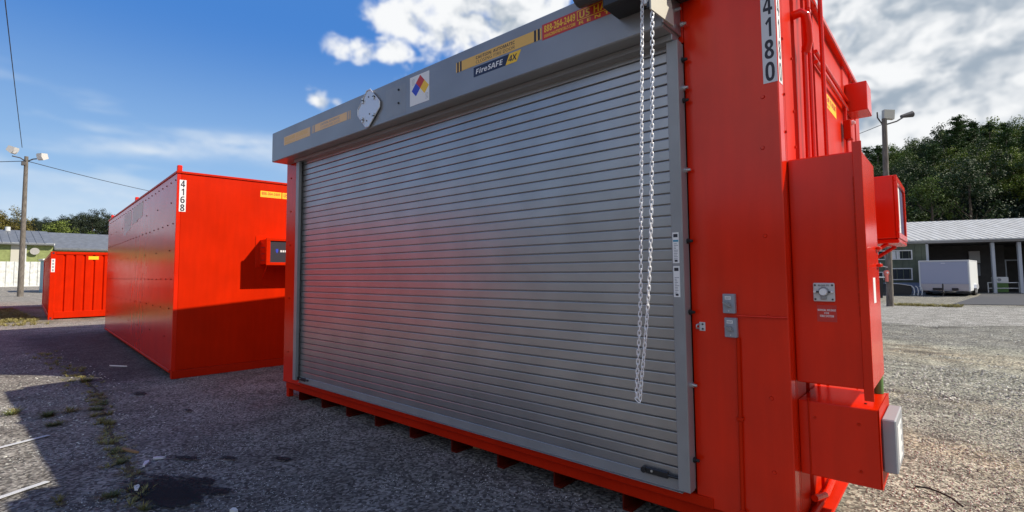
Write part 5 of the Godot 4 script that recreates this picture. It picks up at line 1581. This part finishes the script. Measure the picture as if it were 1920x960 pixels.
	for k in 900:
		add.call(rng.randf_range(-1.5, 4.0), rng.randf_range(-16, -9.0), 0.008 + 0.02 * pow(rng.randf(), 2.0), 0.06)
	for k in 1500:
		add.call(rng.randf_range(-14.0, -5.0), rng.randf_range(1.2, 3.0), rng.randf_range(0.006, 0.016), 0.04)
	scatter("gravel", stone, M.pebble, xf, cols)
	# painted lines
	for a in [[-6.25, 2.27, -6.0, 2.9, "worn white paint line running from the sun into the shade"], [-4.70, 2.44, -4.40, 3.1, "short white paint line in the sun near the picture's corner"]]:
		var p := Vector3(a[0], 0.012, a[1])
		var q := Vector3(a[2], 0.012, a[3])
		var w := (q - p).cross(Vector3.UP).normalized() * 0.026
		var o := structure("painted_line", Shape.new().prism([Vector2(p.x - w.x, p.z - w.z), Vector2(p.x + w.x, p.z + w.z), Vector2(q.x + w.x, q.z + w.z), Vector2(q.x - w.x, q.z - w.z)], Vector3(0, 0.010, 0), Vector3.RIGHT, Vector3.BACK, Vector3(0, 0.003, 0)), M.line_paint)
		o.set_meta("label", a[4])
	# oil stain and damp patches: thin sheets whose picture is the stain itself
	for a in [[-3.80, 1.83, 0.62, 0.26, 0.45, "oil_stain", 0], [-3.62, 1.90, 0.40, 0.18, 0.3, "oil_stain", 1], [-4.44, 1.57, 0.22, 0.05, 0.5, "oil_stain", 1], [-4.15, 1.33, 0.14, 0.045, 0.4, "oil_stain", 1], [-3.75, 1.03, 0.14, 0.05, 0.4, "oil_stain", 1], [-7.7, 1.2, 0.18, 0.09, 0.2, "oil_stain", 1], [-6.2, 1.05, 0.12, 0.04, 0.2, "oil_stain", 1]]:
		var q := QuadMesh.new()
		q.size = Vector2(a[2] * 2.0, a[3] * 2.0)
		q.orientation = PlaneMesh.FACE_Y
		var o := structure(a[5], q, M["stain_%d" % a[6]])
		o.position = Vector3(a[0], 0.0125 + 0.0008 * used[str(get_instance_id()) + a[5]], a[1])
		o.rotation.y = a[4]
		o.set_meta("label", "dark oil stain soaked into the shaded hardstanding")
	# the crack the weeds grow from
	rng.seed = 71
	var line := [Vector2(-10.3, 1.42), Vector2(-9.4, 1.5), Vector2(-8.5, 1.55), Vector2(-7.9, 1.61), Vector2(-7.4, 1.66), Vector2(-6.7, 1.75), Vector2(-6.2, 1.81), Vector2(-5.6, 1.87), Vector2(-5.1, 1.92), Vector2(-4.7, 1.94), Vector2(-4.4, 1.97), Vector2(-4.0, 2.02), Vector2(-3.7, 2.07)]
	var up_side := []
	var low_side := []
	for i in line.size() - 1:
		for k in 5:
			var p: Vector2 = line[i].lerp(line[i + 1], k / 5.0) + Vector2(0, rng.randf_range(-0.015, 0.015))
			var w := rng.randf_range(0.006, 0.024)
			up_side.append(p + Vector2(0, w))
			low_side.append(p - Vector2(0, w))
	low_side.reverse()
	var ck := structure("ground_crack", Shape.new().prism(up_side + low_side, Vector3(0, 0.009, 0), Vector3.RIGHT, Vector3.BACK, Vector3(0, 0.0015, 0)), M.soil)
	ck.set_meta("label", "long weed-grown crack across the shaded hardstanding")
	# scraps and sticks
	for a in [[-5.05, 1.85, 0.13, 0.3, M.plank, "fallen grey stick lying beside the weeds", "stick"], [-4.62, 1.73, 0.05, 0.9, M.sticker_grey, "small white scrap near the oil stain, the shorter one", "scrap"], [-4.55, 1.84, 0.07, -0.4, M.sticker_grey, "long thin white scrap near the oil stain", "scrap"], [-4.0, 2.02, 0.06, -0.2, M.foil, "pale splinter at the left rim of the oil stain", "scrap"], [-3.05, 1.68, 0.035, 0.2, M.foil, "grey splinter on the gravel right of the oil stain", "scrap"], [-10.6, 0.9, 0.2, 0.5, M.foil, "pale rubble strip in the shadow of container 4168", "scrap"], [-2.6, -0.3, 0.12, 0.7, M.plank, "wood block lying under the roller door beam", "block"]]:
		var o := mi(a[6], Shape.new().prism([Vector2(-a[2], -0.012), Vector2(-a[2] * 0.4, -0.02), Vector2(a[2], -0.006), Vector2(a[2] * 0.8, 0.012), Vector2(-a[2] * 0.7, 0.016)], Vector3.ZERO, Vector3.RIGHT, Vector3.BACK, Vector3(0, 0.016, 0)), a[4], null, Vector3(a[0], 0.006, a[1]))
		o.rotation.y = a[3]
		tag(o, a[5], a[6])
	var hs := mi("rubber_strip", Shape.new().tube([Vector3(0.40, 0.01, -1.75), Vector3(0.47, 0.014, -1.76), Vector3(0.53, 0.012, -1.735), Vector3(0.60, 0.014, -1.66), Vector3(0.66, 0.01, -1.55)], 0.0065, 6), M.rubber)
	tag(hs, "dark curved rubber strip lying on the gravel past the grey isolator", "rubber strip")
